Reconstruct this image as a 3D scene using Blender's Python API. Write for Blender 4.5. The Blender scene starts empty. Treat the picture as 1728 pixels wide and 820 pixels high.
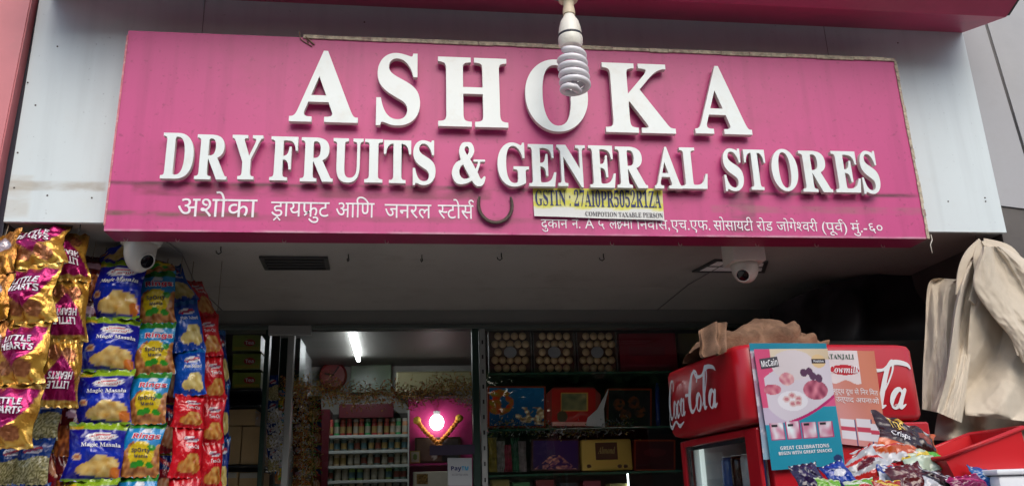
import bpy, bmesh, math, random
import numpy as np
from mathutils import Vector, Matrix, noise
random.seed(7)
SC = bpy.context.scene
COL = SC.collection
EYE = 1.6
R = np.array([[0.99164122, -0.00826495, -0.12876093],
              [-0.12526421, -0.30088362, -0.94539829],
              [-0.03092838, 0.95362505, -0.2994039]])
FPX, CX, CY = 1394.0, 864.0, 410.0
# ---------------------------------------------------------------- camera
cam = bpy.data.cameras.new('camera')
cam.sensor_width = 36; cam.sensor_fit = 'HORIZONTAL'
cam.lens = FPX / 1728 * 36
cam.clip_start = 0.05; cam.clip_end = 1500
camo = bpy.data.objects.new('camera', cam); COL.objects.link(camo)
M4 = Matrix(R.tolist()).to_4x4(); M4.translation = (0, 0, EYE)
camo.matrix_world = M4
SC.camera = camo
# ---------------------------------------------------------------- sky, sun, exposure
SUN_EL, SUN_AZ = math.radians(42), math.radians(172)      # azimuth measured clockwise from +y: the street side, slightly right
w = bpy.data.worlds.new('World'); SC.world = w; w.use_nodes = True
nt = w.node_tree; bg = nt.nodes['Background']
sky = nt.nodes.new('ShaderNodeTexSky'); sky.sky_type = 'NISHITA'; sky.sun_disc = False
sky.sun_elevation = SUN_EL; sky.sun_rotation = SUN_AZ
sky.air_density = 1.2; sky.dust_density = 2.6; sky.ozone_density = 1.0
nt.links.new(sky.outputs[0], bg.inputs[0]); bg.inputs[1].default_value = 0.15
sl = bpy.data.lights.new('sun', 'SUN'); sl.energy = 1.0; sl.angle = math.radians(50); sl.color = (1, 0.985, 0.95)
so = bpy.data.objects.new('sun', sl); COL.objects.link(so)
sd = Vector((math.sin(SUN_AZ) * math.cos(SUN_EL), math.cos(SUN_AZ) * math.cos(SUN_EL), math.sin(SUN_EL)))
so.rotation_euler = (-sd).to_track_quat('-Z', 'Y').to_euler(); so.location = (0, -6, 12)
SC.view_settings.view_transform = 'Standard'; SC.view_settings.look = 'None'
SC.view_settings.gamma = 1; SC.view_settings.use_curve_mapping = False
SC.view_settings.exposure = 0.56
SC.cycles.use_denoising = True
SC.cycles.max_bounces = 8; SC.cycles.transparent_max_bounces = 16
SC.cycles.sample_clamp_indirect = 6.0

# ---------------------------------------------------------------- pixel helpers
def ray(px, py):
    return Vector((R @ np.array([(px - CX) / FPX, -(py - CY) / FPX, -1.0])).tolist())
def P(px, py, Y):                       # point on the photo ray at distance Y from the camera plane
    r = ray(px, py); return r * (Y / r.y) + Vector((0, 0, EYE))
def PZ(px, py, z):                      # point on the photo ray at height z
    r = ray(px, py); return r * ((z - EYE) / r.z) + Vector((0, 0, EYE))
def PP(px, py, p0, n):                  # point of the photo ray on a plane
    r = ray(px, py); o = Vector((0, 0, EYE)); return o + r * ((Vector(p0) - o).dot(n) / r.dot(n))

# ---------------------------------------------------------------- materials
def lin(c):
    f = lambda x: x / 12.92 if x <= 0.04045 else ((x + 0.055) / 1.055) ** 2.4
    return tuple(f(x / 255) for x in c)
MATS = {}
def mat(name, col, rough=0.5, metal=0.0, spec=0.5, var=0.0, vscale=8.0, bump=0.0, bscale=60.0, emit=None, estr=0, coat=0.0, trans=0.0, attr=False, dirt=None, dscale=5.0, damt=0.5, sheen=0):
    if name in MATS: return MATS[name]
    m = bpy.data.materials.new(name); m.use_nodes = True; MATS[name] = m
    n, l = m.node_tree.nodes, m.node_tree.links
    b = n['Principled BSDF']
    b.inputs['Roughness'].default_value = rough; b.inputs['Metallic'].default_value = metal
    b.inputs['Specular IOR Level'].default_value = spec; b.inputs['Coat Weight'].default_value = coat
    b.inputs['Transmission Weight'].default_value = trans; b.inputs['Sheen Weight'].default_value = sheen
    b.inputs['Base Color'].default_value = (*col, 1)
    tc = n.new('ShaderNodeTexCoord'); src = None
    if attr:
        a = n.new('ShaderNodeVertexColor'); a.layer_name = 'print'; src = a.outputs[0]
    def nz(scale, detail=6, rg=0.6):
        t = n.new('ShaderNodeTexNoise'); t.inputs['Scale'].default_value = scale
        t.inputs['Detail'].default_value = detail; t.inputs['Roughness'].default_value = rg
        l.new(tc.outputs['Object'], t.inputs['Vector']); return t
    if var:
        t = nz(vscale); mr = n.new('ShaderNodeMapRange')
        mr.inputs[1].default_value = 0.3; mr.inputs[2].default_value = 0.7
        mr.inputs[3].default_value = 1 - var; mr.inputs[4].default_value = 1 + var
        l.new(t.outputs['Fac'], mr.inputs[0])
        mx = n.new('ShaderNodeMix'); mx.data_type = 'RGBA'; mx.blend_type = 'MULTIPLY'; mx.inputs[0].default_value = 1
        if src: l.new(src, mx.inputs[6])
        else: mx.inputs[6].default_value = (*col, 1)
        cb = n.new('ShaderNodeCombineColor')
        for i in range(3): l.new(mr.outputs[0], cb.inputs[i])
        l.new(cb.outputs[0], mx.inputs[7]); src = mx.outputs[2]
    if dirt:
        t = nz(dscale, 10, 0.72); rp = n.new('ShaderNodeValToRGB')
        rp.color_ramp.elements[0].position = 0.52; rp.color_ramp.elements[1].position = 0.75
        rp.color_ramp.elements[1].color = (damt, damt, damt, 1)
        l.new(t.outputs['Fac'], rp.inputs[0])
        mx = n.new('ShaderNodeMix'); mx.data_type = 'RGBA'; l.new(rp.outputs[0], mx.inputs[0])
        if src: l.new(src, mx.inputs[6])
        else: mx.inputs[6].default_value = (*col, 1)
        mx.inputs[7].default_value = (*dirt, 1); src = mx.outputs[2]
    if src: l.new(src, b.inputs['Base Color'])
    if bump:
        t = nz(bscale, 4); bp = n.new('ShaderNodeBump'); bp.inputs['Strength'].default_value = bump
        bp.inputs['Distance'].default_value = 0.01
        l.new(t.outputs['Fac'], bp.inputs['Height']); l.new(bp.outputs[0], b.inputs['Normal'])
    if emit:
        b.inputs['Emission Color'].default_value = (*emit, 1); b.inputs['Emission Strength'].default_value = estr
    return m

# ---------------------------------------------------------------- mesh builder
PRINT = 0.72                              # reflectance of full-strength print
class MB:
    def __init__(s): s.v = []; s.f = []; s.m = []; s.c = []
    def add(s, vs, fs, mi=0, cols=None):
        o = len(s.v); s.v += [tuple(v) for v in vs]
        s.f += [tuple(i + o for i in f) for f in fs]; s.m += [mi] * len(fs)
        s.c += (cols if cols else [(1, 1, 1)] * len(vs)); return s
    def bm(s, b, mi=0, M=None):
        b.verts.index_update()
        s.add([(M @ v.co if M else v.co) for v in b.verts], [[v.index for v in f.verts] for f in b.faces], mi); b.free(); return s
    def box(s, c, size, mi=0, bev=0.0, M=None, seg=2):
        b = bmesh.new(); bmesh.ops.create_cube(b, size=1)
        for v in b.verts: v.co = Vector((v.co.x * size[0] + c[0], v.co.y * size[1] + c[1], v.co.z * size[2] + c[2]))
        if bev: bmesh.ops.bevel(b, geom=list(b.edges), offset=bev, segments=seg, affect='EDGES', profile=0.5)
        return s.bm(b, mi, M)
    def bb(s, x0, x1, y0, y1, z0, z1, mi=0, bev=0.0, M=None, seg=2):
        return s.box(((x0 + x1) / 2, (y0 + y1) / 2, (z0 + z1) / 2), (abs(x1 - x0), abs(y1 - y0), abs(z1 - z0)), mi, bev, M, seg)
    def prism(s, pts, depth, mi=0, bev=0.0):       # polygon (3D points) pushed along a vector
        b = bmesh.new(); vs = [b.verts.new(p) for p in pts]; f = b.faces.new(vs)
        e = bmesh.ops.extrude_face_region(b, geom=[f]); ev = [x for x in e['geom'] if isinstance(x, bmesh.types.BMVert)]
        bmesh.ops.translate(b, verts=ev, vec=Vector(depth))
        bmesh.ops.recalc_face_normals(b, faces=list(b.faces))
        if bev: bmesh.ops.bevel(b, geom=list(b.edges), offset=bev, segments=2, affect='EDGES')
        return s.bm(b, mi)
    def lathe(s, prof, n=24, c=(0, 0, 0), mi=0, M=None):
        vs = []; fs = []
        for r, z in prof:
            for k in range(n):
                a = 2 * math.pi * k / n; p = Vector((c[0] + r * math.cos(a), c[1] + r * math.sin(a), c[2] + z))
                vs.append(M @ p if M else p)
        for i in range(len(prof) - 1):
            for k in range(n):
                fs.append((i * n + k, i * n + (k + 1) % n, (i + 1) * n + (k + 1) % n, (i + 1) * n + k))
        fs.append(tuple(range(n - 1, -1, -1))); fs.append(tuple((len(prof) - 1) * n + k for k in range(n)))
        return s.add(vs, fs, mi)
    def tube(s, path, r, n=10, mi=0, flat=1.0, closed=False):
        path = [Vector(p) for p in path]; vs = []; fs = []; L = len(path)
        up = Vector((0.13, 0.3, 0.95)); prev = None
        for i, p in enumerate(path):
            a = path[(i - 1) % L] if (closed or i > 0) else p; b = path[(i + 1) % L] if (closed or i < L - 1) else p
            t = (b - a).normalized()
            if prev is None: x = t.orthogonal().normalized()
            else: x = (prev - t * prev.dot(t)).normalized()
            prev = x; y = t.cross(x); rr = r[i] if isinstance(r, (list, tuple)) else r
            for k in range(n):
                an = 2 * math.pi * k / n; vs.append(p + x * rr * math.cos(an) + y * rr * flat * math.sin(an))
        for i in range(L if closed else L - 1):
            j = (i + 1) % L
            for k in range(n): fs.append((i * n + k, i * n + (k + 1) % n, j * n + (k + 1) % n, j * n + k))
        if not closed: fs.append(tuple(range(n - 1, -1, -1))); fs.append(tuple((L - 1) * n + k for k in range(n)))
        return s.add(vs, fs, mi)
    def grid(s, fn, nu, nv, mi=0, col=None):
        vs = []; cs = []
        for j in range(nv + 1):
            for i in range(nu + 1):
                u, v = i / nu, j / nv; vs.append(fn(u, v)); cs.append(tuple(k * PRINT for k in lin(col(u, v))) if col else (1, 1, 1))
        fs = [(j * (nu + 1) + i, j * (nu + 1) + i + 1, (j + 1) * (nu + 1) + i + 1, (j + 1) * (nu + 1) + i) for j in range(nv) for i in range(nu)]
        return s.add(vs, fs, mi, cs)
    def mesh(s, name, mats, smooth=False, attr=False):
        me = bpy.data.meshes.new(name); me.from_pydata([tuple(v) for v in s.v], [], s.f)
        for m in (mats if isinstance(mats, (list, tuple)) else [mats]): me.materials.append(m)
        me.polygons.foreach_set('material_index', s.m)
        if smooth: me.polygons.foreach_set('use_smooth', [True] * len(s.f))
        if attr:
            a = me.color_attributes.new('print', 'FLOAT_COLOR', 'POINT')
            a.data.foreach_set('color', [x for c in s.c for x in (*c, 1.0)])
        me.update(); return me
    def obj(s, name, mats, parent=None, smooth=False, attr=False, auto=None):
        me = s.mesh(name, mats, smooth, attr)
        if auto: me.set_sharp_from_angle(angle=math.radians(auto))
        return link(name, me, parent)
def wm(o):
    m = Matrix.Translation(o.location) @ o.rotation_euler.to_matrix().to_4x4() @ Matrix.Diagonal((*o.scale, 1))
    return wm(o.parent) @ o.matrix_parent_inverse @ m if o.parent else m
def link(name, me, parent=None, world=True):
    o = bpy.data.objects.new(name, me); COL.objects.link(o)
    if parent:
        o.parent = parent
        if world: o.matrix_parent_inverse = wm(parent).inverted()
    return o
def tag(o, label, cat=None, group=None, kind=None):
    if label: o['label'] = label
    if cat: o['category'] = cat
    if group: o['group'] = group
    if kind: o['kind'] = kind
    return o
def thing(name, label, cat, loc=(0, 0, 0), group=None, rz=0.0):
    o = bpy.data.objects.new(name, None); COL.objects.link(o); o.location = loc; o.rotation_euler = (0, 0, rz)
    o.empty_display_size = 0.05
    return tag(o, label, cat, group)

# ---------------------------------------------------------------- lettering
SERIF = lambda t: ''.join(chr(0x1D400 + ord(c) - 65) if 'A' <= c <= 'Z' else chr(0x1D41A + ord(c) - 97) if 'a' <= c <= 'z' else chr(0x1D7CE + ord(c) - 48) if '0' <= c <= '9' else c for c in t)
SANSB = lambda t: ''.join(chr(0x1D5D4 + ord(c) - 65) if 'A' <= c <= 'Z' else chr(0x1D5EE + ord(c) - 97) if 'a' <= c <= 'z' else c for c in t)
SCRIPT = lambda t: ''.join(chr(0x1D4D0 + ord(c) - 65) if 'A' <= c <= 'Z' else chr(0x1D4EA + ord(c) - 97) if 'a' <= c <= 'z' else c for c in t)
BOLDIT = lambda t: ''.join(chr(0x1D468 + ord(c) - 65) if 'A' <= c <= 'Z' else chr(0x1D482 + ord(c) - 97) if 'a' <= c <= 'z' else c for c in t)
GC = {}
def glyphs(t, res=4, off=0.0):                 # flat text outline -> (verts 2D, faces)
    k = (t, res, off)
    if k not in GC:
        c = bpy.data.curves.new('text', 'FONT'); c.body = t; c.resolution_u = res; c.offset = off
        o = bpy.data.objects.new('text', c); COL.objects.link(o)
        bpy.context.view_layer.update()
        me = bpy.data.meshes.new_from_object(o)
        b = bmesh.new(); b.from_mesh(me); bmesh.ops.remove_doubles(b, verts=list(b.verts), dist=1e-5)
        b.verts.index_update()
        GC[k] = ([(v.co.x, v.co.y) for v in b.verts], [tuple(v.index for v in f.verts) for f in b.faces])
        b.free(); bpy.data.objects.remove(o); bpy.data.curves.remove(c); bpy.data.meshes.remove(me)
    return GC[k]
def bbox(vs):
    xs = [v[0] for v in vs]; ys = [v[1] for v in vs]; return min(xs), max(xs), min(ys), max(ys)
def clipx(vs, fs, x, keep_left=True):
    b = bmesh.new(); q = [b.verts.new((v[0], v[1], 0)) for v in vs]
    for f in fs:
        try: b.faces.new([q[i] for i in f])
        except ValueError: pass
    bmesh.ops.bisect_plane(b, geom=list(b.verts) + list(b.edges) + list(b.faces), plane_co=(x, 0, 0), plane_no=(1, 0, 0), clear_outer=keep_left, clear_inner=not keep_left)
    b.verts.index_update()
    r = ([(v.co.x, v.co.y) for v in b.verts], [tuple(v.index for v in f.verts) for f in b.faces]); b.free(); return r
def stroke(pts, wd):                           # flat ribbon along a 2D polyline
    pts = [Vector(p) for p in pts]; vs = []; fs = []
    for i, p in enumerate(pts):
        t = (pts[min(i + 1, len(pts) - 1)] - pts[max(i - 1, 0)]).normalized(); n = Vector((-t.y, t.x))
        ww = wd[i] if isinstance(wd, (list, tuple)) else wd
        vs += [tuple(p + n * ww / 2), tuple(p - n * ww / 2)]
    for i in range(len(pts) - 1): fs.append((2 * i, 2 * i + 1, 2 * i + 3, 2 * i + 2))
    return vs, fs
def spline(pts, n=6):
    out = []; pts = [Vector(p) for p in pts]
    for i in range(len(pts) - 1):
        p0 = pts[max(i - 1, 0)]; p1 = pts[i]; p2 = pts[i + 1]; p3 = pts[min(i + 2, len(pts) - 1)]
        for k in range(n):
            t = k / n
            out.append(0.5 * ((2 * p1) + (p2 - p0) * t + (2 * p0 - 5 * p1 + 4 * p2 - p3) * t * t + (3 * p1 - p0 - 3 * p2 + p3) * t ** 3))
    out.append(pts[-1]); return out
def merge(parts):
    V = []; F = []
    for vs, fs in parts:
        o = len(V); V += vs; F += [tuple(i + o for i in f) for f in fs]
    return V, F
def shift(g, dx, dy=0): return [(x + dx, y + dy) for x, y in g[0]], g[1]
BAR = 0.075
KV = bbox(glyphs('क')[0]); HEAD = KV[3]
def word(items):                               # compose one Devanagari word from plain runs and special joins
    pen = 0.0; parts = []
    for it in items:
        if isinstance(it, str):
            g = glyphs(it); parts.append(shift(g, pen)); pen += adv(it)
        elif it[0] == 'half':
            g = glyphs(it[1]); a = adv(it[1]); g = clipx(*g, a - 0.17); parts.append(shift(g, pen)); pen += a - 0.19
        elif it[0] == 'reph':
            parts.append(stroke(spline([(pen - 0.13, HEAD - 0.02), (pen - 0.22, HEAD + 0.14), (pen - 0.1, HEAD + 0.22), (pen + 0.02, HEAD + 0.14)]), BAR))
        elif it[0] == 'rakar':
            x = pen - it[1]; parts.append(stroke([(x - 0.16, -0.17), (x, -0.02), (x + 0.14, -0.17)], BAR * 0.9))
        elif it[0] == 'slash':
            x = pen - it[1]; parts.append(stroke([(x, 0.22), (x - 0.22, 0.05)], BAR * 0.9))
        elif it[0] == 'ksh':
            H = HEAD
            parts.append(stroke([(pen - 0.02, H - 0.04), (pen + 0.56, H - 0.04)], BAR))
            parts.append(stroke(spline([(pen + 0.34, H - 0.04), (pen + 0.3, H - 0.2), (pen + 0.1, H - 0.17), (pen + 0.07, H - 0.3), (pen + 0.2, H - 0.36), (pen + 0.32, H - 0.3), (pen + 0.1, H - 0.47), (pen + 0.16, H - 0.62), (pen + 0.3, H - 0.5), (pen + 0.42, H - 0.3), (pen + 0.52, H - 0.36)]), BAR))
            pen += 0.54
    return merge(parts)
ADV = {}
def adv(t):
    if t not in ADV: ADV[t] = bbox(glyphs(t + 'क')[0])[1] - KV[1]
    return ADV[t]
def place(g, fn, box=None, frame=None):        # map glyph bbox (or frame) to 0..1 and through fn(u,v)->3D
    x0, x1, y0, y1 = frame or bbox(g[0])
    return [fn((x - x0) / (x1 - x0), (y - y0) / (y1 - y0)) for x, y in g[0]], g[1]
def letters(mb, text, fn, mi=0, fit=None, off=0.0, res=3, aspect=None, height=None, width=None):
    g = glyphs(text, res, off); vs, fs = place(g, fn); mb.add(vs, fs, mi); return mb
def solid(vs, fs, back):                       # thick letter: front faces pushed back by a vector
    b = bmesh.new(); q = [b.verts.new(v) for v in vs]
    for f in fs:
        try: b.faces.new([q[i] for i in f])
        except ValueError: pass
    e = bmesh.ops.extrude_face_region(b, geom=list(b.faces))
    bmesh.ops.translate(b, verts=[x for x in e['geom'] if isinstance(x, bmesh.types.BMVert)], vec=Vector(back))
    bmesh.ops.recalc_face_normals(b, faces=list(b.faces)); return b

def bil(a, b, c, d):                            # corners: bottom-left, bottom-right, top-right, top-left
    a, b, c, d = map(Vector, (a, b, c, d))
    return lambda u, v: (a * (1 - u) + b * u) * (1 - v) + (d * (1 - u) + c * u) * v
def sub(fn, u0, u1, v0, v1, dz=None):           # a rectangle inside a mapped face
    return lambda u, v: fn(u0 + (u1 - u0) * u, v0 + (v1 - v0) * v) + (dz or Vector())

# =============================================================== SETTING
asphalt = mat('asphalt', (0.12, 0.115, 0.108), 0.9, var=0.25, vscale=3, bump=0.3, bscale=90)
paver = mat('pavement_concrete', (0.42, 0.395, 0.35), 0.85, var=0.2, vscale=4, bump=0.2, bscale=40, dirt=(0.12, 0.1, 0.08), damt=0.6)
tag(MB().bb(-300, 300, -300, 300, -0.2, 0.0).obj('ground', asphalt), 'grey asphalt street in front of the shops', kind='structure')
tag(MB().bb(-30, 30, 0.2, 9, 0.004, 0.13, bev=0.01).obj('pavement', paver), 'pale concrete pavement along the shop fronts', kind='structure')

FY = 2.815; SOF = EYE + 0.955; GLY = 4.17; INTF = 0.35; CEIL = EYE + 1.18; BACK = 7.35
XL, XR = -1.338, 2.348
white_acp = mat('white_panel', (0.63, 0.70, 0.715), 0.32, spec=0.4, var=0.035, vscale=2.5, dirt=(0.5, 0.46, 0.38), dscale=2.2, damt=0.18)
def add_streak(m, z0, z1, x0, x1, col, amt):     # a dirty band with its own place on the panel
    n, l = m.node_tree.nodes, m.node_tree.links; b = n['Principled BSDF']
    src = b.inputs['Base Color'].links[0].from_socket
    tc = n.new('ShaderNodeTexCoord'); sp = n.new('ShaderNodeSeparateXYZ'); l.new(tc.outputs['Object'], sp.inputs[0])
    nzt = n.new('ShaderNodeTexNoise'); nzt.inputs['Scale'].default_value = 9; nzt.inputs['Detail'].default_value = 8
    mp = n.new('ShaderNodeMapping'); mp.inputs['Scale'].default_value = (1, 1, 3.0)
    l.new(tc.outputs['Object'], mp.inputs[0]); l.new(mp.outputs[0], nzt.inputs['Vector'])
    def mth(op, a, b2):
        q = n.new('ShaderNodeMath'); q.operation = op
        for i, x in enumerate((a, b2)):
            if isinstance(x, (int, float)): q.inputs[i].default_value = x
            else: l.new(x, q.inputs[i])
        return q.outputs[0]
    def band(c, lo, hi, soft):
        return mth('MULTIPLY', sstep(c, lo - soft, lo + soft), mth('SUBTRACT', 1.0, sstep(c, hi - soft, hi + soft)))
    def sstep(c, lo, hi):
        r = n.new('ShaderNodeMapRange'); r.interpolation_type = 'SMOOTHSTEP'; l.new(c, r.inputs[0])
        r.inputs[1].default_value = lo; r.inputs[2].default_value = hi; return r.outputs[0]
    f = mth('MULTIPLY', band(sp.outputs[2], z0, z1, 0.006), band(sp.outputs[0], x0, x1, 0.01))
    g = n.new('ShaderNodeMapRange'); l.new(nzt.outputs['Fac'], g.inputs[0]); g.inputs[1].default_value = 0.34; g.inputs[2].default_value = 0.6
    f = mth('MULTIPLY', mth('MULTIPLY', f, g.outputs[0]), amt)
    mx = n.new('ShaderNodeMix'); mx.data_type = 'RGBA'; l.new(f, mx.inputs[0]); l.new(src, mx.inputs[6]); mx.inputs[7].default_value = (*col, 1)
    l.new(mx.outputs[2], b.inputs['Base Color'])
z_of = lambda px, py: P(px, py, FY).z
x_of = lambda px, py: P(px, py, FY).x
add_streak(white_acp, z_of(90, 322), z_of(90, 306), -1.36, x_of(178, 320), (0.42, 0.39, 0.33), 0.8)
add_streak(white_acp, z_of(30, 368), z_of(30, 296), -1.36, x_of(52, 330), (0.5, 0.47, 0.4), 0.5)
soffit_m = mat('soffit_panel', (0.45, 0.43, 0.405), 0.35, spec=0.5, var=0.08, vscale=1.5, dirt=(0.2, 0.17, 0.15), dscale=3.5, damt=0.55)
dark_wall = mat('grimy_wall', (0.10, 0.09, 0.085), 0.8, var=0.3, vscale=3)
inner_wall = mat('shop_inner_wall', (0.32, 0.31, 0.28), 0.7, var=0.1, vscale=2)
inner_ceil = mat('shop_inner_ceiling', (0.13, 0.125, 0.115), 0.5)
floor_m = mat('shop_floor_tile', (0.3, 0.27, 0.24), 0.3)

bld = thing('shop_building', 'white panelled shop front with deep recessed entrance and grey soffit', 'building', (0.5, FY, 0))
MB().bb(XL, XR, FY, FY + 0.02, SOF - 0.004, 3.75, bev=0.002).obj('fascia', white_acp, bld)
scr = mat('rusty_screw', (0.05, 0.035, 0.03), 0.6)
for px, py in ((97, 79), (47, 140), (24, 317), (80, 330), (155, 334), (60, 178), (615, 38), (1662, 334), (1663, 340), (1515, 73), (30, 258), (1600, 340)):
    p = P(px, py, FY); m = MB(); q = Matrix.Translation(p) @ Matrix.Rotation(math.pi / 2, 4, 'X'); m.lathe([(0.0032, -0.001), (0.003, 0.0015), (0.001, 0.002)], 10, M=q); m.obj('screw', scr, bld)
for px, py in ((343, 30), (1392, 60)):
    x = x_of(px, py); MB().bb(x, x + 0.0018, FY - 0.0006, FY + 0.002, SOF + 0.2, 3.74).obj('panel_joint', mat('joint_dark', (0.12, 0.1, 0.1), 0.7), bld)
m = MB()
sy = PZ(600, 485, SOF).y; s1 = PZ(600, 505, SOF).y
for a, b in ((FY + 0.022, sy - 0.002), (sy + 0.002, GLY)): m.bb(XL, XR, a, b, SOF, SOF + 0.02, bev=0.002)
m.obj('soffit', soffit_m, bld)
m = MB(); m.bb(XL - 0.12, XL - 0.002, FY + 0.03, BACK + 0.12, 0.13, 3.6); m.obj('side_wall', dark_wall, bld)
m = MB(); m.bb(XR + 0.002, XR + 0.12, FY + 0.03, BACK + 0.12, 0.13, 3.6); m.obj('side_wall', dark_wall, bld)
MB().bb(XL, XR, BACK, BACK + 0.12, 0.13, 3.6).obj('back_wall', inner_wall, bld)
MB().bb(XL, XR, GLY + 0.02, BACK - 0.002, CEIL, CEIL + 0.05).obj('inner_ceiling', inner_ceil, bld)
MB().bb(XL - 0.1, XR + 0.1, FY + 0.024, BACK + 0.12, 3.62, 3.75).obj('roof_light_block', dark_wall, bld)  # unseen slab added to keep daylight from leaking into the interior
MB().bb(XL, XR, 3.3, BACK - 0.002, 0.132, INTF, bev=0.01).obj('floor', floor_m, bld)

# awning above: dark magenta boxed sheet whose underside rises towards the street
mag = mat('magenta_awning_sheet', (0.46, 0.03, 0.11), 0.35, spec=0.5, var=0.12, vscale=3, dirt=(0.12, 0.02, 0.04), damt=0.4)
aw = thing('awning', 'dark magenta boxed metal awning jutting out above the white fascia', 'awning', (0.5, FY, 3.4))
AX0, AX1 = -1.3, PP(1622, 47, (0, FY, 0), Vector((0, 1, 0))).x
zr = EYE + 1.845
prof = [(FY - 0.001, zr), (2.57, EYE + 1.765), (2.36, EYE + 1.85), (2.36, EYE + 2.1), (FY - 0.001, EYE + 2.1)]
MB().prism([(AX0, y, z) for y, z in prof], (AX1 - AX0, 0, 0)).obj('awning_box', mag, aw)
endm = mat('awning_end_cap', (0.03, 0.025, 0.03), 0.6)
MB().prism([(AX1 + 0.001, y, z) for y, z in ((2.75, zr + 0.01), (2.565, EYE + 1.77), (2.37, EYE + 1.855), (2.37, EYE + 2.09), (2.75, EYE + 2.09))], (0.012, 0, 0)).obj('end_cap', endm, aw)
# neighbour panels
pinkp = mat('faded_pink_panel', (0.62, 0.2, 0.22), 0.4, var=0.12, vscale=2, dirt=(0.45, 0.2, 0.2), damt=0.4)
nb = MB(); e0 = P(53, 0, 2.78); e1 = P(1, 262, 2.78)
nb.prism([(e0.x, 2.78, 3.75), (e0.x, 2.78, e0.z), (e1.x, 2.78, e1.z), (e1.x, 2.78, 2.45), (-2.4, 2.78, 2.45), (-2.4, 2.78, 3.75)], (0, 0.2, 0), bev=0.004)
tag(nb.obj('neighbour_panel', pinkp), 'faded pink sign box of the neighbouring shop, cut by the left edge', 'sign box')
dk = mat('dark_blue_trim', (0.015, 0.015, 0.03), 0.4)
tag(MB().bb(-1.42, XL - 0.003, 2.83, 2.84, 2.3, 3.75, bev=0.002).obj('trim_strip', dk), 'dark blue trim filling the gap beside the white fascia panel', 'trim')
greyp = mat('grey_panel', (0.36, 0.36, 0.375), 0.5, var=0.06, vscale=3, dirt=(0.25, 0.24, 0.23), dscale=3, damt=0.4)
YN = 2.838
q = [P(*p, YN) for p in ((1560, 20), (1655, 20), (1728, 262), (1745, 354), (1650, 342))]
tag(MB().prism(q, (0, 0.004, 0)).obj('hoarding_panel', greyp), 'grey sheet panel next to the white fascia, its right edge slanting', 'panel')
q = [P(*p, YN) for p in ((1659, 20), (1900, -60), (1900, 372), (1748, 354), (1732, 262))]
tag(MB().prism([v + Vector((0, -0.004, 0)) for v in q], (0, 0.004, 0)).obj('hoarding_panel', mat('pale_grey_panel', (0.36, 0.36, 0.37), 0.5, var=0.05, dirt=(0.3, 0.29, 0.27), damt=0.3)), 'pale grey sheet panel at the top right corner with rusty screws', 'panel')
q = [P(*p, 3.1) for p in ((1680, 372), (1780, 356), (1780, 370), (1680, 384))]
tag(MB().prism(q, (0, 0.04, 0), bev=0.003).obj('red_rail', mat('red_rail_paint', (0.5, 0.06, 0.05), 0.5)), 'faded red bar under the grey panels at the right edge', 'rail')
tag(MB().bb(XR + 0.13, 5.5, 3.3, 3.4, 0.13, 3.9).obj('neighbour_wall', dark_wall), 'dark wall of the neighbouring unit behind the cotton bags', 'wall')
tag(MB().bb(-5.5, XL - 0.13, 3.3, 3.4, 0.13, 3.9).obj('neighbour_wall', dark_wall), 'dark wall of the neighbouring unit behind the pink sign box', 'wall')

# =============================================================== SHOP SIGN
YS = 2.70
TL, TR, BL, BR = (217, 50), (1510, 104), (174, 388), (1567, 405)
c = [P(*p, YS) for p in (TL, TR, BR, BL)]
sx0 = (c[0].x + c[3].x) / 2; sx1 = (c[1].x + c[2].x) / 2; sz1 = (c[0].z + c[1].z) / 2; sz0 = (c[2].z + c[3].z) / 2
sign = thing('shop_sign', 'large magenta shop signboard with raised white letters across the shop front', 'sign', ((sx0 + sx1) / 2, YS, sz0))
sign_m = mat('sign_magenta', (0.53, 0.06, 0.215), 0.4, spec=0.4, var=0.07, vscale=1.6, dirt=(0.27, 0.05, 0.1), dscale=3.2, damt=0.35)
zs = lambda px, py: P(px, py, YS).z
xs = lambda px, py: P(px, py, YS).x
add_streak(sign_m, zs(600, 318), zs(600, 312), -1, 1.95, (0.13, 0.03, 0.055), 1.0)
add_streak(sign_m, zs(600, 335), zs(600, 316), -0.9, 0.3, (0.25, 0.035, 0.085), 0.75)
add_streak(sign_m, zs(700, 376), zs(700, 366), -0.9, 0.75, (0.3, 0.06, 0.12), 0.6)
add_streak(sign_m, zs(400, 366), zs(400, 358), -1, xs(435, 362), (0.15, 0.085, 0.06), 1.0)
add_streak(sign_m, zs(1250, 392), zs(1250, 325), xs(1232, 360), xs(1275, 360), (0.2, 0.06, 0.1), 0.7)
add_streak(sign_m, zs(1480, 362), zs(1480, 350), 1.1, 1.92, (0.33, 0.13, 0.16), 0.6)
add_streak(sign_m, sz0 - 0.01, sz0 + 0.006, -1, 1.95, (0.6, 0.42, 0.48), 0.75)
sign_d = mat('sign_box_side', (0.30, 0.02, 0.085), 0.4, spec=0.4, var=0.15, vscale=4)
m = MB(); m.bb(sx0, sx1, YS + 0.003, FY - 0.001, sz0, sz1, bev=0.003); m.obj('sign_box', sign_d, sign)
MB().bb(sx0 + 0.001, sx1 - 0.001, YS, YS + 0.0028, sz0 + 0.001, sz1 - 0.001).obj('sign_face', sign_m, sign)
trim_m = mat('worn_edge_tape', (0.42, 0.36, 0.26), 0.7, var=0.5, vscale=60, dirt=(0.25, 0.05, 0.1), dscale=40, damt=0.9)
edge_m = mat('peeling_edge', (0.55, 0.16, 0.2), 0.6, var=0.3, vscale=30, dirt=(0.7, 0.6, 0.5), dscale=45, damt=1.0)
xa = xs(512, 65)
t = MB(); rr = random.Random(3)
x = xa
while x < sx1 - 0.02:
    L = rr.uniform(0.05, 0.16); t.bb(x, min(x + L, sx1) - 0.0015, YS - 0.006, YS - 0.0008, sz1 - rr.uniform(0.005, 0.008), sz1 + rr.uniform(0.006, 0.009)); x += L
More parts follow.
